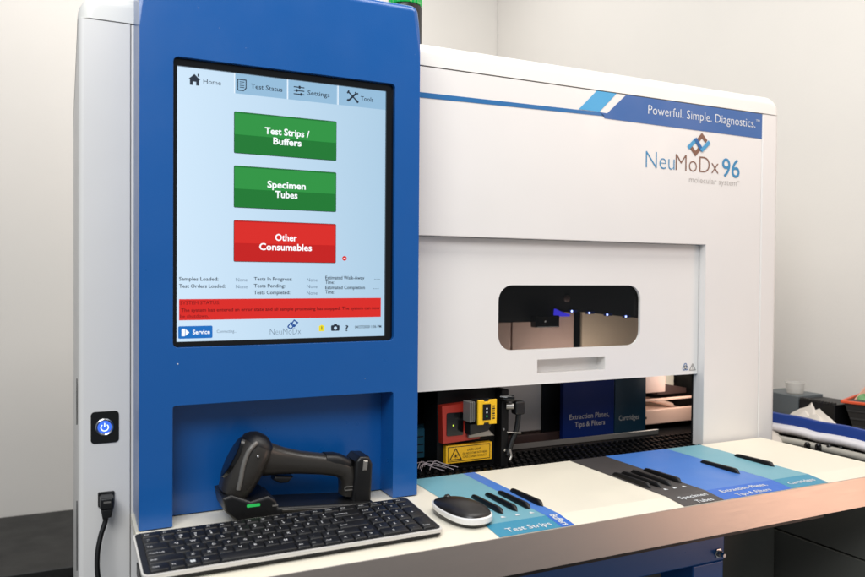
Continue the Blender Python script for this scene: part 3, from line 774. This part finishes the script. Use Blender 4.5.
b = MB().lathe([(0.0, 0.1245), (0.0295, 0.1245), (0.0295, 0.134), (0.024, 0.140), (0.0, 0.140)], 'black', (0.549, 0.055, 0.7785)); b.build('signal_cap', SG)
# lower cover between the corner covers
MB().box(0.0845, 1.460, 0.006, 0.016, -1.18, -0.105, 'darkgrey').build('lower_cover', AN, smooth=0)

# ------------------------------------------------------------------ blue stand under the tray
ST = thing('analyzer_stand', 'blue painted steel stand under the loading tray with one bolt showing', 'machine stand', (0.6, -0.1, -1.25))
b = MB().box(0.10, 1.136, -0.150, -0.060, -0.1860, -0.078, 'blue', bev=0.003); b.build('rail', ST)
for x0 in (0.10, 1.057): MB().box(x0, x0+0.0785, -0.1485, -0.062, -1.25, -0.1865, 'blue', bev=0.003).build('leg', ST)
MB().box(0.09, 1.235, -0.285, -0.045, -0.0770, -0.0605, 'black').build('top_plate', ST)
MB().box(0.18, 1.056, -0.066, -0.0635, -1.2, -0.1865, 'taupe').build('infill_panel', ST)
b = MB().lathe([(0.0, -0.009), (0.0045, -0.009), (0.0062, -0.007), (0.0062, -0.0025), (0.0095, -0.0022), (0.0095, 0.001)], 'chrome', (1.119, -0.150, -0.170), 'Y', 6)
b.lathe([(0.0, -0.016), (0.0035, -0.016), (0.004, -0.0145), (0.004, -0.008)], 'chrome', (1.119, -0.150, -0.170), 'Y', 12)
b.build('bolt', ST)

# ------------------------------------------------------------------ keyboard
KX, KY = 0.077, -0.290
KB = thing('keyboard', 'slim black computer keyboard with silver edge lying on the cream tray below the touchscreen', 'keyboard', (KX, KY, 0.0012))
KB['local'] = 1
KW, KD = 0.3865, 0.1235
def kz(v): return 0.0085+v/KD*0.0105         # deck height rises to the back
KB.rotation_euler = (0, 0, R(0.6))
def slope(outline, za, zb, m, b):
    n = len(outline)
    vs = [(u, v, kz(v)+za) for u, v in outline]+[(u, v, (kz(v)+zb)) for u, v in outline]
    fs = [tuple(range(n))[::-1], tuple(range(n, 2*n))]+[(i, (i+1) % n, n+(i+1) % n, n+i) for i in range(n)]
    b.add(vs, fs, m); return b
ol = rrect(0, KW, 0, KD, 0.008, 6)
b = MB(); slope(rrect(0.002, KW-0.002, 0.001, KD-0.001, 0.008, 6), -0.0042, -0.0080, 'black', b)
for x in (0.02, KW-0.06): b.box(x, x+0.04, 0.1, 0.115, 0.0, kz(0.1)-0.0075, 'black'); b.box(x, x+0.03, 0.005, 0.015, -0.0004, kz(0.005)-0.0075, 'black')
b.build('keyboard_base', KB)
b = MB(); slope(ol, 0.0, -0.0042, 'kb_silver', b); b.build('keyboard_frame', KB)
b = MB(); slope(rrect(0.0022, KW-0.0022, 0.0040, KD-0.0016, 0.0068, 6), 0.0006, -0.003, 'kb_deck', b); b.build('keyboard_deck', KB)
U = 0.01915; G = 0.0014
rows = []
rowy = [0.0075, 0.0265, 0.0455, 0.0645, 0.0835, 0.1040]; rowh = [0.0178]*5+[0.0130]
L5 = [('Ctrl', 1.25), ('Fn', 1), ('\u229e', 1), ('Alt', 1.25), ('', 5.25), ('Alt', 1), ('Fn', 1), ('Ctrl', 1.25), ('<', 1), ('v', 1), ('>', 1)]
L4 = [('Shift', 2.25)]+[(c, 1) for c in 'ZXCVBNM,./']+[('Shift', 1.75), ('^', 1)]
L3 = [('CapsLock', 1.75)]+[(c, 1) for c in "ASDFGHJKL;'"]+[('Enter', 2.25)]
L2 = [('Tab', 1.5)]+[(c, 1) for c in 'QWERTYUIOP[]']+[('\\', 1.5)]
L1 = [(c, 1) for c in ['`~', '1!', '2@', '3#', '4$', '5%', '6^', '7&', '8*', '9(', '0)', '-_', '=+']]+[('Backspace', 2)]
L0 = [('Esc', 1.2)]+[('F%d' % k, 0.95) for k in range(1, 13)]+[('PrtSc', 1.2), ('Del', 1.2)]
def key(x, y, w_, h_, leg):
    b = MB(); x0, x1 = x+G/2, x+w_-G/2; y0, y1 = y, y+h_
    t = 0.0018; ins = 0.0011
    lo = rrect(x0, x1, y0, y1, 0.0018, 3); hi = rrect(x0+ins, x1-ins, y0+ins*0.8, y1-ins*0.7, 0.0016, 3); n = len(lo)
    mid = rrect(x0+ins*0.4, x1-ins*0.4, y0+ins*0.3, y1-ins*0.3, 0.0018, 3)
    vs = [(u, v, kz(v)+0.0004) for u, v in lo]+[(u, v, kz(v)+0.0007+t*0.75) for u, v in mid]+[(u, v, kz(v)+0.0007+t) for u, v in hi]
    fs = [tuple(range(2*n, 3*n))]
    for s_ in (0, n): fs += [(s_+i, s_+(i+1) % n, s_+n+(i+1) % n, s_+n+i) for i in range(n)]
    b.add(vs, fs, 'key')
    kf = lambda u, v: (u, v, kz(v)+0.00085+t)
    def put(txt, cx, cy, s):
        g_ = glyphs(txt, 0.01, 1, 1.0); b.add([kf(cx+px*s, cy+py*s) for px, py in g_[0]], g_[1], 'legend')
    if leg == '\u229e':
        for (a, c) in ((0, 0), (0.0031, 0), (0, 0.0031), (0.0031, 0.0031)):
            b.flat([kf(x0+0.0055+a, y0+0.0058+c), kf(x0+0.0082+a, y0+0.0058+c), kf(x0+0.0082+a, y0+0.0085+c), kf(x0+0.0055+a, y0+0.0085+c)], 'ink_white')
    elif len(leg) == 2 and not leg[0].isalpha():
        put(leg[0], x0+0.0048, y0+0.0030, 0.0062); put(leg[1], x0+0.0048, y0+0.0095, 0.0058)
    elif len(leg) == 1: put(leg, (x0+x1)/2-0.0024, (y0+y1)/2-0.0022, 0.0066)
    elif leg and h_ < 0.014: put(leg, x0+0.0035, (y0+y1)/2-0.0015, 0.0042)
    elif leg: put(leg, x0+0.0030, y0+0.0068, 0.0046)
    o = b.build('key', KB, smooth=40, wn=False)
for L, y, h_ in zip((L5, L4, L3, L2, L1, L0), rowy, rowh):
    tot = sum(k[1] for k in L); x = 0.0085; sc_ = 15*U/tot
    for leg, w_ in L: key(x, y, w_*sc_, h_, leg); x += w_*sc_
NX = 0.0085+15*U+0.0035; NU = (KW-0.0080-NX)/4
for (leg, c, r, cw, rh) in (('Lock', 0, 4, 1, 1), ('/', 1, 4, 1, 1), ('*', 2, 4, 1, 1), ('-', 3, 4, 1, 1), ('7', 0, 3, 1, 1), ('8', 1, 3, 1, 1), ('9', 2, 3, 1, 1), ('+', 3, 2, 1, 2),
                            ('4', 0, 2, 1, 1), ('5', 1, 2, 1, 1), ('6', 2, 2, 1, 1), ('1', 0, 1, 1, 1), ('2', 1, 1, 1, 1), ('3', 2, 1, 1, 1), ('Enter', 3, 0, 1, 2), ('0', 0, 0, 2, 1), ('.', 2, 0, 1, 1)):
    key(NX+c*NU, rowy[r], cw*NU, 0.0178+(rh-1)*0.019, leg)
for k, leg in enumerate(('Calc', 'Mute', 'Vol', 'Vol')): key(NX+k*NU, rowy[5], NU, rowh[5], leg)

# ------------------------------------------------------------------ mouse
MS = thing('computer_mouse', 'black computer mouse with a white rim on the tray right of the keyboard', 'mouse', (0.5205, -0.226, 0.0008))
MS['local'] = 1; MS.rotation_euler = (0, 0, R(8))
def sup(a, rx, ry, p): c, s_ = math.cos(a), math.sin(a); return (rx*math.copysign(abs(c)**(2/p), c), ry*math.copysign(abs(s_)**(2/p), s_))
NM = 48
def mring(k, z): # outline of the mouse scaled by k, at heights z(y)
    out = []
    for i in range(NM):
        x, y = sup(2*math.pi*i/NM, 0.0315*k, 0.056*k, 2.5)
        out.append((x*(1-0.10*(y/0.056)), y, z(y/0.056)))
    return out
zr = lambda y: 0.0055+0.0045*(1+y)/2    # rim line falls to the button end
b = MB().loft([mring(0.90, lambda y: 0.0), mring(0.96, lambda y: 0.0018), mring(0.985, lambda y: zr(y)-0.0010)], 'black_gloss'); b.build('mouse_base', MS)
b = MB().loft([mring(0.985, lambda y: zr(y)-0.0010), mring(1.0, lambda y: zr(y)+0.0002), mring(1.0, lambda y: zr(y)+0.0040+0.0030*(1-y)/2), mring(0.965, lambda y: zr(y)+0.0054+0.0030*(1-y)/2)], 'mouse_rim'); b.build('mouse_rim', MS)
rg = []
for t in range(0, 9):
    a = t/8*math.pi/2
    k = math.cos(a)*0.955 if t < 8 else 0.02
    rg.append(mring(k, lambda y, a=a: zr(y)*(1-math.sin(a))+(0.0048+0.0030*(1-y)/2)*(1-math.sin(a))+math.sin(a)*0.0268*(1-0.10*y-0.12*y*y)))
b = MB().loft(rg, 'mouse_top'); b.build('mouse_shell', MS, smooth=60)
b = MB().lathe([(0.0, -0.0035), (0.0052, -0.0035), (0.0062, -0.002), (0.0062, 0.002), (0.0052, 0.0035), (0.0, 0.0035)], 'black_gloss', (0, 0.034, 0.0192), 'X', 20); b.build('scroll_wheel', MS)

# ------------------------------------------------------------------ handheld scanner in its cradle
CY = -0.108
def oval_ring(c, t, hw, hh, p=2.6, n=28):
    """ring round point c (x,z), across direction t in the XZ plane; hw along Y, hh across"""
    t = Vector((t[0], t[1])).normalized(); nx, nz = -t.y, t.x; out = []
    for k in range(n):
        a, d = sup(2*math.pi*k/n, hw, hh, p)
        out.append((c[0]+nx*d, CY+a, c[1]+nz*d))
    return out
CR = thing('scanner_cradle', 'black charging cradle with green light holding the barcode scanner behind the keyboard', 'cradle', (0.30, CY, 0.0012))
b = MB()
ol = [(0.193, 0.046), (0.197, 0.026), (0.216, 0.006), (0.236, 0.0035), (0.400, 0.0015), (0.417, 0.003), (0.4175, 0.012), (0.272, 0.0235), (0.268, 0.034), (0.257, 0.042), (0.232, 0.037), (0.206, 0.049)]
b.prism(ol, 'Y', CY-0.036, CY+0.036, 'black', bev=0.005, seg=4, back=0.005)
CB = b.build('cradle_base', CR)
b = MB().prism([(0.386, 0.010), (0.417, 0.010), (0.4195, 0.068), (0.414, 0.0795), (0.399, 0.081), (0.392, 0.074), (0.390, 0.05)], 'Y', CY-0.024, CY+0.024, 'black', bev=0.005, seg=4, back=0.005)
b.prism([(0.402, 0.060), (0.409, 0.060), (0.4105, 0.074), (0.4035, 0.075)], 'Y', CY-0.0262, CY-0.0235, 'silver_part', bev=0.001, seg=1)
b.build('cradle_post', CR)
MB().prism(rrect(0.226, 0.2445, 0.0295, 0.0335, 0.0012, 3), 'Y', CY-0.0372, CY-0.035, 'led_green').build('status_light', CR)
b = MB().box(0.262, 0.270, CY-0.0368, CY-0.034, 0.0265, 0.0285, 'silver_part'); b.build('contact_clip', CR)
b = MB().prism([(0.276, 0.0205), (0.392, 0.0105), (0.392, 0.0075), (0.276, 0.0165)], 'Y', CY-0.0373, CY-0.033, 'gunmetal', bev=0.0008, seg=1); b.build('cradle_trim', CR)

SN = thing('barcode_scanner', 'dark grey cordless handheld barcode scanner lying tilted in the black cradle', 'barcode scanner', (0.30, CY, 0.03))
ax = Vector((0.040, 0.078)).normalized()
def hp(s): return (0.2105+ax.x*s+0.010*s/0.09*0.2, 0.040+ax.y*s)
b = MB()
rg = [oval_ring(hp(s), ax, hw, hh) for s, hw, hh in ((0.0, 0.026, 0.016), (0.004, 0.030, 0.0195), (0.02, 0.033, 0.0235), (0.045, 0.034, 0.0255), (0.068, 0.033, 0.0245), (0.080, 0.030, 0.0215), (0.087, 0.025, 0.0165), (0.091, 0.016, 0.009))]
b.loft(rg, 'gunmetal'); SH = b.build('scanner_head', SN, smooth=60)
# black scan window on the outer face of the head
nrm = Vector((-ax.y, ax.x))
def hq(s, d, y): c = hp(s); return (c[0]+nrm.x*d, CY+y, c[1]+nrm.y*d)
b = MB(); n = 20
def win(k, d): return [hq(0.049+0.029*k*math.sin(2*math.pi*i/n), d, -0.004+0.0185*k*math.cos(2*math.pi*i/n)) for i in range(n)]
b.loft([win(1.08, 0.0215), win(1.05, 0.0262), win(0.92, 0.0272)], 'black_gloss'); b.build('scan_window', SN, smooth=30)
b = MB()      # pale side trim that curves down the flank
tr = [(0.082, 0.010), (0.074, 0.0145), (0.062, 0.0155), (0.045, 0.0125), (0.030, 0.0075), (0.015, 0.003)]
b.tube([hq(s, d, -0.0335+(0.004 if s > 0.075 else 0)+(0.0015 if s < 0.02 else 0)) for s, d in tr], 0.0032, 'trim_grey', 10, 6)
b.box(0.2395, 0.2435, CY-0.0365, CY-0.033, 0.097, 0.101, 'chrome', bev=0.001, seg=1)
b.build('side_trim', SN, smooth=60)
b = MB().loft([oval_ring(hp(s), ax, hw, hh) for s, hw, hh in ((0.079, 0.0305, 0.0222), (0.084, 0.029, 0.0205), (0.0895, 0.022, 0.0150), (0.0935, 0.013, 0.008))], 'black'); b.build('bumper', SN, smooth=60)
b = MB()
hpth = [(0.252, 0.089, 0.024, 0.026), (0.270, 0.0845, 0.021, 0.0225), (0.284, 0.0815, 0.0185, 0.0195), (0.310, 0.0765, 0.0175, 0.0165), (0.345, 0.0705, 0.0175, 0.0155), (0.368, 0.0655, 0.0180, 0.0155), (0.381, 0.058, 0.0185, 0.0150), (0.3865, 0.045, 0.0185, 0.0130), (0.386, 0.030, 0.0180, 0.0115), (0.384, 0.020, 0.0170, 0.0105)]
rg = []
for i, (x, z, hw, hh) in enumerate(hpth):
    p, q = hpth[max(i-1, 0)], hpth[min(i+1, len(hpth)-1)]
    rg.append(oval_ring((x, z), (q[0]-p[0], q[1]-p[1]), hw, hh))
b.loft(rg, 'gunmetal'); b.build('handle', SN, smooth=60)
b = MB().prism([(0.272, 0.062), (0.300, 0.058), (0.292, 0.050), (0.281, 0.050), (0.270, 0.056)], 'Y', CY-0.010, CY+0.010, 'black', bev=0.003, back=0.003); b.build('trigger', SN)
b = MB().loft([oval_ring((x, z), (0.05, -0.0085), hw, hh) for x, z, hw, hh in ((0.348, 0.0755, 0.0162, 0.0118), (0.362, 0.0735, 0.0170, 0.0128), (0.374, 0.0705, 0.0172, 0.0122), (0.386, 0.0665, 0.0165, 0.0100), (0.392, 0.0640, 0.012, 0.006))], 'black'); b.build('grip_cap', SN, smooth=60)
b = MB()
for k in range(2): b.box(0.376, 0.3905, CY-0.0192, CY-0.0178, 0.0305+k*0.005, 0.0318+k*0.005, 'silver_part')
b.box(0.3755, 0.3768, CY-0.0192, CY-0.0178, 0.0318, 0.0355, 'silver_part'); b.box(0.3892, 0.3905, CY-0.0192, CY-0.0178, 0.0318, 0.0355, 'silver_part')
b.build('handle_mark', SN, smooth=0)

# ------------------------------------------------------------------ usb cable
UC = thing('usb_cable', 'black usb cable plugged into the grey column below the power button', 'cable', (0.05, -0.02, 0.02))
b = MB().box(0.0405, 0.0630, -0.004, 0.004, 0.0135, 0.0350, 'black', bev=0.0015, seg=2)
b.box(0.0425, 0.0610, -0.030, -0.0035, 0.0155, 0.0330, 'black', bev=0.003, seg=3)
b.box(0.0470, 0.0565, -0.0306, -0.0298, 0.026, 0.0285, 'trim_grey')
b.prism([(0.0435, 0.0160), (0.0600, 0.0160), (0.0575, 0.004), (0.0460, 0.002)], 'Y', -0.028, -0.010, 'black', bev=0.002, back=0.002)
b.build('plug', UC)
b = MB().tube([(0.0520, -0.019, 0.010), (0.0495, -0.020, -0.004), (0.0435, -0.024, -0.022), (0.0390, -0.030, -0.048), (0.0400, -0.036, -0.078), (0.0490, -0.042, -0.108), (0.060, -0.046, -0.135), (0.066, -0.05, -0.18), (0.062, -0.05, -0.26), (0.055, -0.05, -0.4)], 0.0036, 'cable', 12, 8); b.build('cord', UC, smooth=60)

# ------------------------------------------------------------------ benches
b = MB().box(-2.6, 0.30, 1.45, 2.095, -0.615, -0.580, 'bench', bev=0.004); LB = thing('wall_bench', 'black laboratory bench against the wall left behind the analyzer', 'bench', (-1.3, 1.77, -1.25))
b.build('bench_top', LB); MB().box(-2.58, 0.28, 1.49, 2.09, -1.25, -0.616, 'bench').build('cabinet', LB)
SB = thing('side_bench', 'dark laboratory bench along the side wall holding clutter right of the analyzer', 'bench', (1.7, 0.6, -1.25))
MB().box(1.462, 1.948, -0.40, 2.0, -0.082, -0.050, 'bench', bev=0.004).build('bench_top', SB)
b = MB().box(1.470, 1.945, -0.39, 1.98, -1.25, -0.225, 'darkgrey'); b.build('cabinet', SB, smooth=0)
MB().box(1.474, 1.945, -0.39, 1.98, -0.221, -0.084, 'darkgrey').build('drawer_front', SB, smooth=0)

# ------------------------------------------------------------------ clutter on the side bench
ZB = -0.0495
# long white sleeve with a blue upper edge
prof = []
for a in range(0, 361, 20):
    prof.append((1.650+0.058*math.cos(R(a)), -0.0185+0.0205*math.sin(R(a))))
sv = thing('white_sleeve', 'long white plastic sleeve with a blue upper edge lying beside the analyzer', 'sleeve', (1.65, 0, ZB))
def sag(ringfn, m):
    b = MB(); rg = []
    for k in range(21):
        y = 0.34-k*0.034; rg.append(ringfn(y, k))
    return b.loft(rg, m)
def wr(y, k):
    j = 0.0016*math.sin(k*1.7)+0.001*math.sin(k*3.1)
    return [(1.620+0.040*math.cos(R(a)), y, -0.0160+j+(0.0150 if math.sin(R(a)) > 0 else 0.0165)*math.sin(R(a))) for a in range(0, 360, 20)]
sag(wr, 'roll_white').build('sleeve_body', sv, smooth=60)
def br_(y, k):
    j = 0.0012*math.sin(k*1.7); return [(1.594, y, -0.0085+j), (1.5945, y, 0.012+j), (1.597, y, 0.0180+j), (1.604, y, 0.0195+j), (1.610, y, 0.017+j), (1.611, y, -0.006+j)]
sag(br_, 'roll_blue').build('sleeve_edge', sv, smooth=40)
b = MB()
b.box(1.605, 1.640, -0.33, 0.30, ZB+0.0003, -0.0330, 'crate', bev=0.002)
b.build('sleeve_support', sv)
# grey box and black rack further back
tag(MB().box(1.750, 1.85, 0.178, 0.30, ZB+0.0003, 0.042, 'grey_box', bev=0.002).build('grey_box'), 'slate grey box behind the white sleeve with a clear cup on top', 'box')
b = MB()
b.lathe([(0.019, 0.0), (0.021, 0.003), (0.025, 0.028), (0.0262, 0.029), (0.0255, 0.030), (0.024, 0.0285), (0.020, 0.004)], 'frost', (1.782, 0.212, 0.0425), 'Z', 28)
tag(b.build('clear_cup', smooth=60), 'small clear plastic cup standing on the slate grey box', 'cup')
b = MB().box(1.752, 1.85, 0.072, 0.1765, ZB+0.0003, 0.035, 'black', bev=0.002)
for k in range(12): b.box(1.750, 1.762, 0.0735+k*0.0086, 0.0780+k*0.0086, 0.0345, 0.0405, 'crate', bev=0.001, seg=1)
tag(b.build('tube_rack'), 'black rack with a toothed top edge beside the slate grey box', 'rack')
# crumpled paper
random.seed(11)
bm_ = bmesh.new(); bmesh.ops.create_grid(bm_, x_segments=18, y_segments=18, size=0.5)
for v in bm_.verts:
    x, y = v.co.x, v.co.y; r = math.hypot(x-0.05, y*0.9)
    h = max(0, 1-r*2.0); ang = math.atan2(y, x)
    v.co = Vector((1.705+x*0.07, 0.105+y*0.20, -0.045+0.088*h**0.85*(0.86+0.14*math.sin(ang*5+1))+0.006*random.random()*(1-h)))
g_ = bmesh.ops.extrude_face_region(bm_, geom=bm_.faces[:])
for e in g_['geom']:
    if isinstance(e, bmesh.types.BMVert): e.co.z -= 0.0012
b = MB().bm(bm_, 'paper'); tag(b.build('crumpled_paper', smooth=25), 'crumpled white paper heaped between the sleeve and the black rack', 'paper')
# crate with an orange rim
OC = thing('orange_rimmed_crate', 'dark ribbed crate with an orange rim at the right edge of the bench', 'crate', (1.80, -0.08, ZB))
TC = Matrix.Translation((1.748, 0.056, 0)) @ Matrix.Rotation(R(20), 4, 'Z') @ Matrix.Translation((-1.714, -0.063, 0))
b = MB().loft([[(1.745, 0.030, ZB+0.002), (1.90, 0.030, ZB+0.002), (1.90, -0.24, ZB+0.002), (1.745, -0.24, ZB+0.002)],
               [(1.722, 0.055, 0.046), (1.92, 0.055, 0.046), (1.92, -0.26, 0.046), (1.722, -0.26, 0.046)]], 'crate')
for k in range(4):
    z = -0.038+k*0.02; t = (z-ZB)/(0.046-ZB); x = 1.745-0.023*t
    b.box(x-0.003, x+0.01, -0.25, 0.033+0.02*t, z, z+0.005, 'crate', bev=0.001, seg=1)
b.v = [tuple(TC @ Vector(p)) for p in b.v]; b.build('crate_body', OC)
b = MB().box(1.714, 1.722, -0.268, 0.062, 0.0435, 0.0505, 'orange', bev=0.002); b.box(1.7225, 1.928, 0.0555, 0.063, 0.0435, 0.0505, 'orange', bev=0.002); b.v = [tuple(TC @ Vector(p)) for p in b.v]; b.build('rim', OC)
b = MB(); random.seed(5)
rg = [[(1.850+0.026*k*math.cos(2*math.pi*i/14), 0.052+0.030*k*math.sin(2*math.pi*i/14), z+0.006*math.sin(i*2.3)) for i in range(14)] for k, z in ((1.0, 0.038), (0.95, 0.047), (0.7, 0.053), (0.3, 0.056))]
tag(b.loft(rg, 'green_item').build('green_wrapper', smooth=60), 'crumpled green wrapper lying in the orange rimmed crate', 'wrapper')
b = MB().box(-0.06, 0.06, -0.0015, 0.0015, -0.02, 0.030, 'peach_item', bev=0.001, X=Matrix.Translation((1.885, 0.070, 0.042)) @ Matrix.Rotation(R(15), 4, 'Z') @ Matrix.Rotation(R(-20), 4, 'Y') @ Matrix.Rotation(R(-25), 4, 'X'))
tag(b.build('peach_card'), 'peach coloured card sticking up out of the orange rimmed crate', 'card')
# things in front of the sleeve
b = MB()
b.tube([(1.50, 0.30, ZB+0.012), (1.55, 0.18, ZB+0.013), (1.575, 0.02, ZB+0.012), (1.575, -0.15, ZB+0.012), (1.56, -0.32, ZB+0.011)], 0.0085, 'tube', 12)
tag(b.build('clear_hose', smooth=60), 'translucent grey hose running along the bench below the white sleeve', 'hose')
b = MB()
rg = [[(1.545+0.05*k*math.cos(2*math.pi*i/16), 0.16+0.10*k*math.sin(2*math.pi*i/16), z+0.004*math.sin(i*1.9)) for i in range(16)] for k, z in ((1.0, ZB+0.001), (0.92, ZB+0.018), (0.6, ZB+0.030), (0.2, ZB+0.034))]
tag(b.loft(rg, 'paper').build('plastic_bag', smooth=60), 'beige crumpled plastic bag at the left end of the white sleeve', 'bag')
b = MB().lathe([(0.0, 0.0), (0.016, 0.0), (0.016, 0.020), (0.013, 0.023), (0.0, 0.023)], 'red_item', (1.635, -0.083, ZB+0.0004), 'Z', 20)
tag(b.build('red_cap', smooth=40), 'larger red plastic cap at the right edge of the bench', 'cap')
b = MB().lathe([(0.0, 0.0), (0.010, 0.0), (0.010, 0.016), (0.008, 0.018), (0.0, 0.018)], 'red_item', (1.497, 0.105, ZB+0.0004), 'Z', 20)
tag(b.build('red_cap', smooth=40), 'small red plastic cap behind the edge of the cream tray', 'cap')
b = MB()
for k in range(5): b.lathe([(0.0, 0.0), (0.007, 0.0), (0.007, 0.013), (0.004, 0.017), (0.0, 0.017)], 'black_gloss', (1.552+0.013*k, -0.005-0.0190*k, ZB+0.0065), 'Z', 14)
b.box(1.545, 1.612, -0.095, -0.088, ZB+0.0004, ZB+0.0060, 'black')
b.prism([(1.540, 0.006), (1.556, 0.010), (1.620, -0.085), (1.604, -0.091)], 'Z', ZB+0.0004, ZB+0.0062, 'black')
tag(b.build('connector_strip', smooth=40), 'row of black connectors in front of the larger red cap', 'connector strip')

# ------------------------------------------------------------------ camera
S = 1.2; CZ = 0.296*S
yaw, pitch, roll = R(25.8473774), R(-0.97124936), R(0.44052364)
f = Vector((math.sin(yaw)*math.cos(pitch), math.cos(yaw)*math.cos(pitch), math.sin(pitch)))
r = Vector((math.cos(yaw), -math.sin(yaw), 0)); u = r.cross(f)
r2 = r*math.cos(roll)+u*math.sin(roll); u2 = -r*math.sin(roll)+u*math.cos(roll)
cam = bpy.data.cameras.new('camera'); co = bpy.data.objects.new('camera', cam); COL.objects.link(co)
mw = Matrix((( r2.x, u2.x, -f.x, 0), (r2.y, u2.y, -f.y, -S), (r2.z, u2.z, -f.z, CZ), (0, 0, 0, 1)))
co.matrix_world = mw
cam.sensor_width = 36; cam.lens = 754.834/865*36
cam.dof.use_dof = True; cam.dof.focus_distance = 1.30; cam.dof.aperture_fstop = 5.6
cam.clip_start = 0.02; cam.clip_end = 100
sc.camera = co

# ------------------------------------------------------------------ light
wd = bpy.data.worlds.new('World'); sc.world = wd; wd.use_nodes = True
bg = wd.node_tree.nodes['Background']; bg.inputs[0].default_value = (0.86, 0.93, 1.0, 1); bg.inputs[1].default_value = 0.26
def area(name, loc, target, sx, sy, power, color):
    l = bpy.data.lights.new(name, 'AREA'); l.shape = 'RECTANGLE'; l.size = sx; l.size_y = sy; l.energy = power; l.color = color
    o = bpy.data.objects.new(name, l); COL.objects.link(o); o.location = loc
    o.rotation_euler = (Vector(target)-Vector(loc)).to_track_quat('-Z', 'Y').to_euler(); return o
area('ceiling_lamp', (0.85, -0.50, 1.70), (0.85, -0.22, 0.0), 1.6, 0.5, 15.5, (1.0, 0.96, 0.91))
area('ceiling_lamp', (0.4, 1.3, 2.1), (0.4, 1.3, 0.0), 2.2, 0.6, 22.5, (1.0, 0.975, 0.945))
area('warm_bounce_fill', (2.75, -1.55, -0.45), (1.25, -0.2, 0.05), 1.0, 0.7, 5.6, (1.0, 0.60, 0.43))  # added light standing in for warm-lit furniture mirrored in the steel apron
area('warm_bounce_fill', (2.3, -1.4, 1.2), (1.35, 0.0, 0.3), 0.7, 0.7, 6.5, (1.0, 0.68, 0.54))  # added fill standing in for warm bounce on the right column
area('window_light', (-0.75, -1.95, 1.9), (0.4, 0.0, 0.35), 1.5, 1.0, 49, (0.95, 0.975, 1.0))
area('cabin_fill', (1.10, 0.215, 0.095), (1.10, 0.36, 0.22), 0.20, 0.05, 0.52, (1.0, 0.93, 0.86))  # unseen fill added behind the carrier panels to brighten the inner wall
area('drawer_fill', (1.325, 0.125, 0.120), (1.325, 0.30, 0.04), 0.10, 0.03, 0.16, (1.0, 0.90, 0.82))  # unseen fill added to brighten the drawers, not a fitting

sc.view_settings.view_transform = 'Standard'; sc.view_settings.look = 'None'
sc.view_settings.exposure = 0.20; sc.view_settings.gamma = 1
sc.render.engine = 'CYCLES'
sc.cycles.use_denoising = True
sc.cycles.max_bounces = 8; sc.cycles.transparent_max_bounces = 12
sc.cycles.sample_clamp_indirect = 6
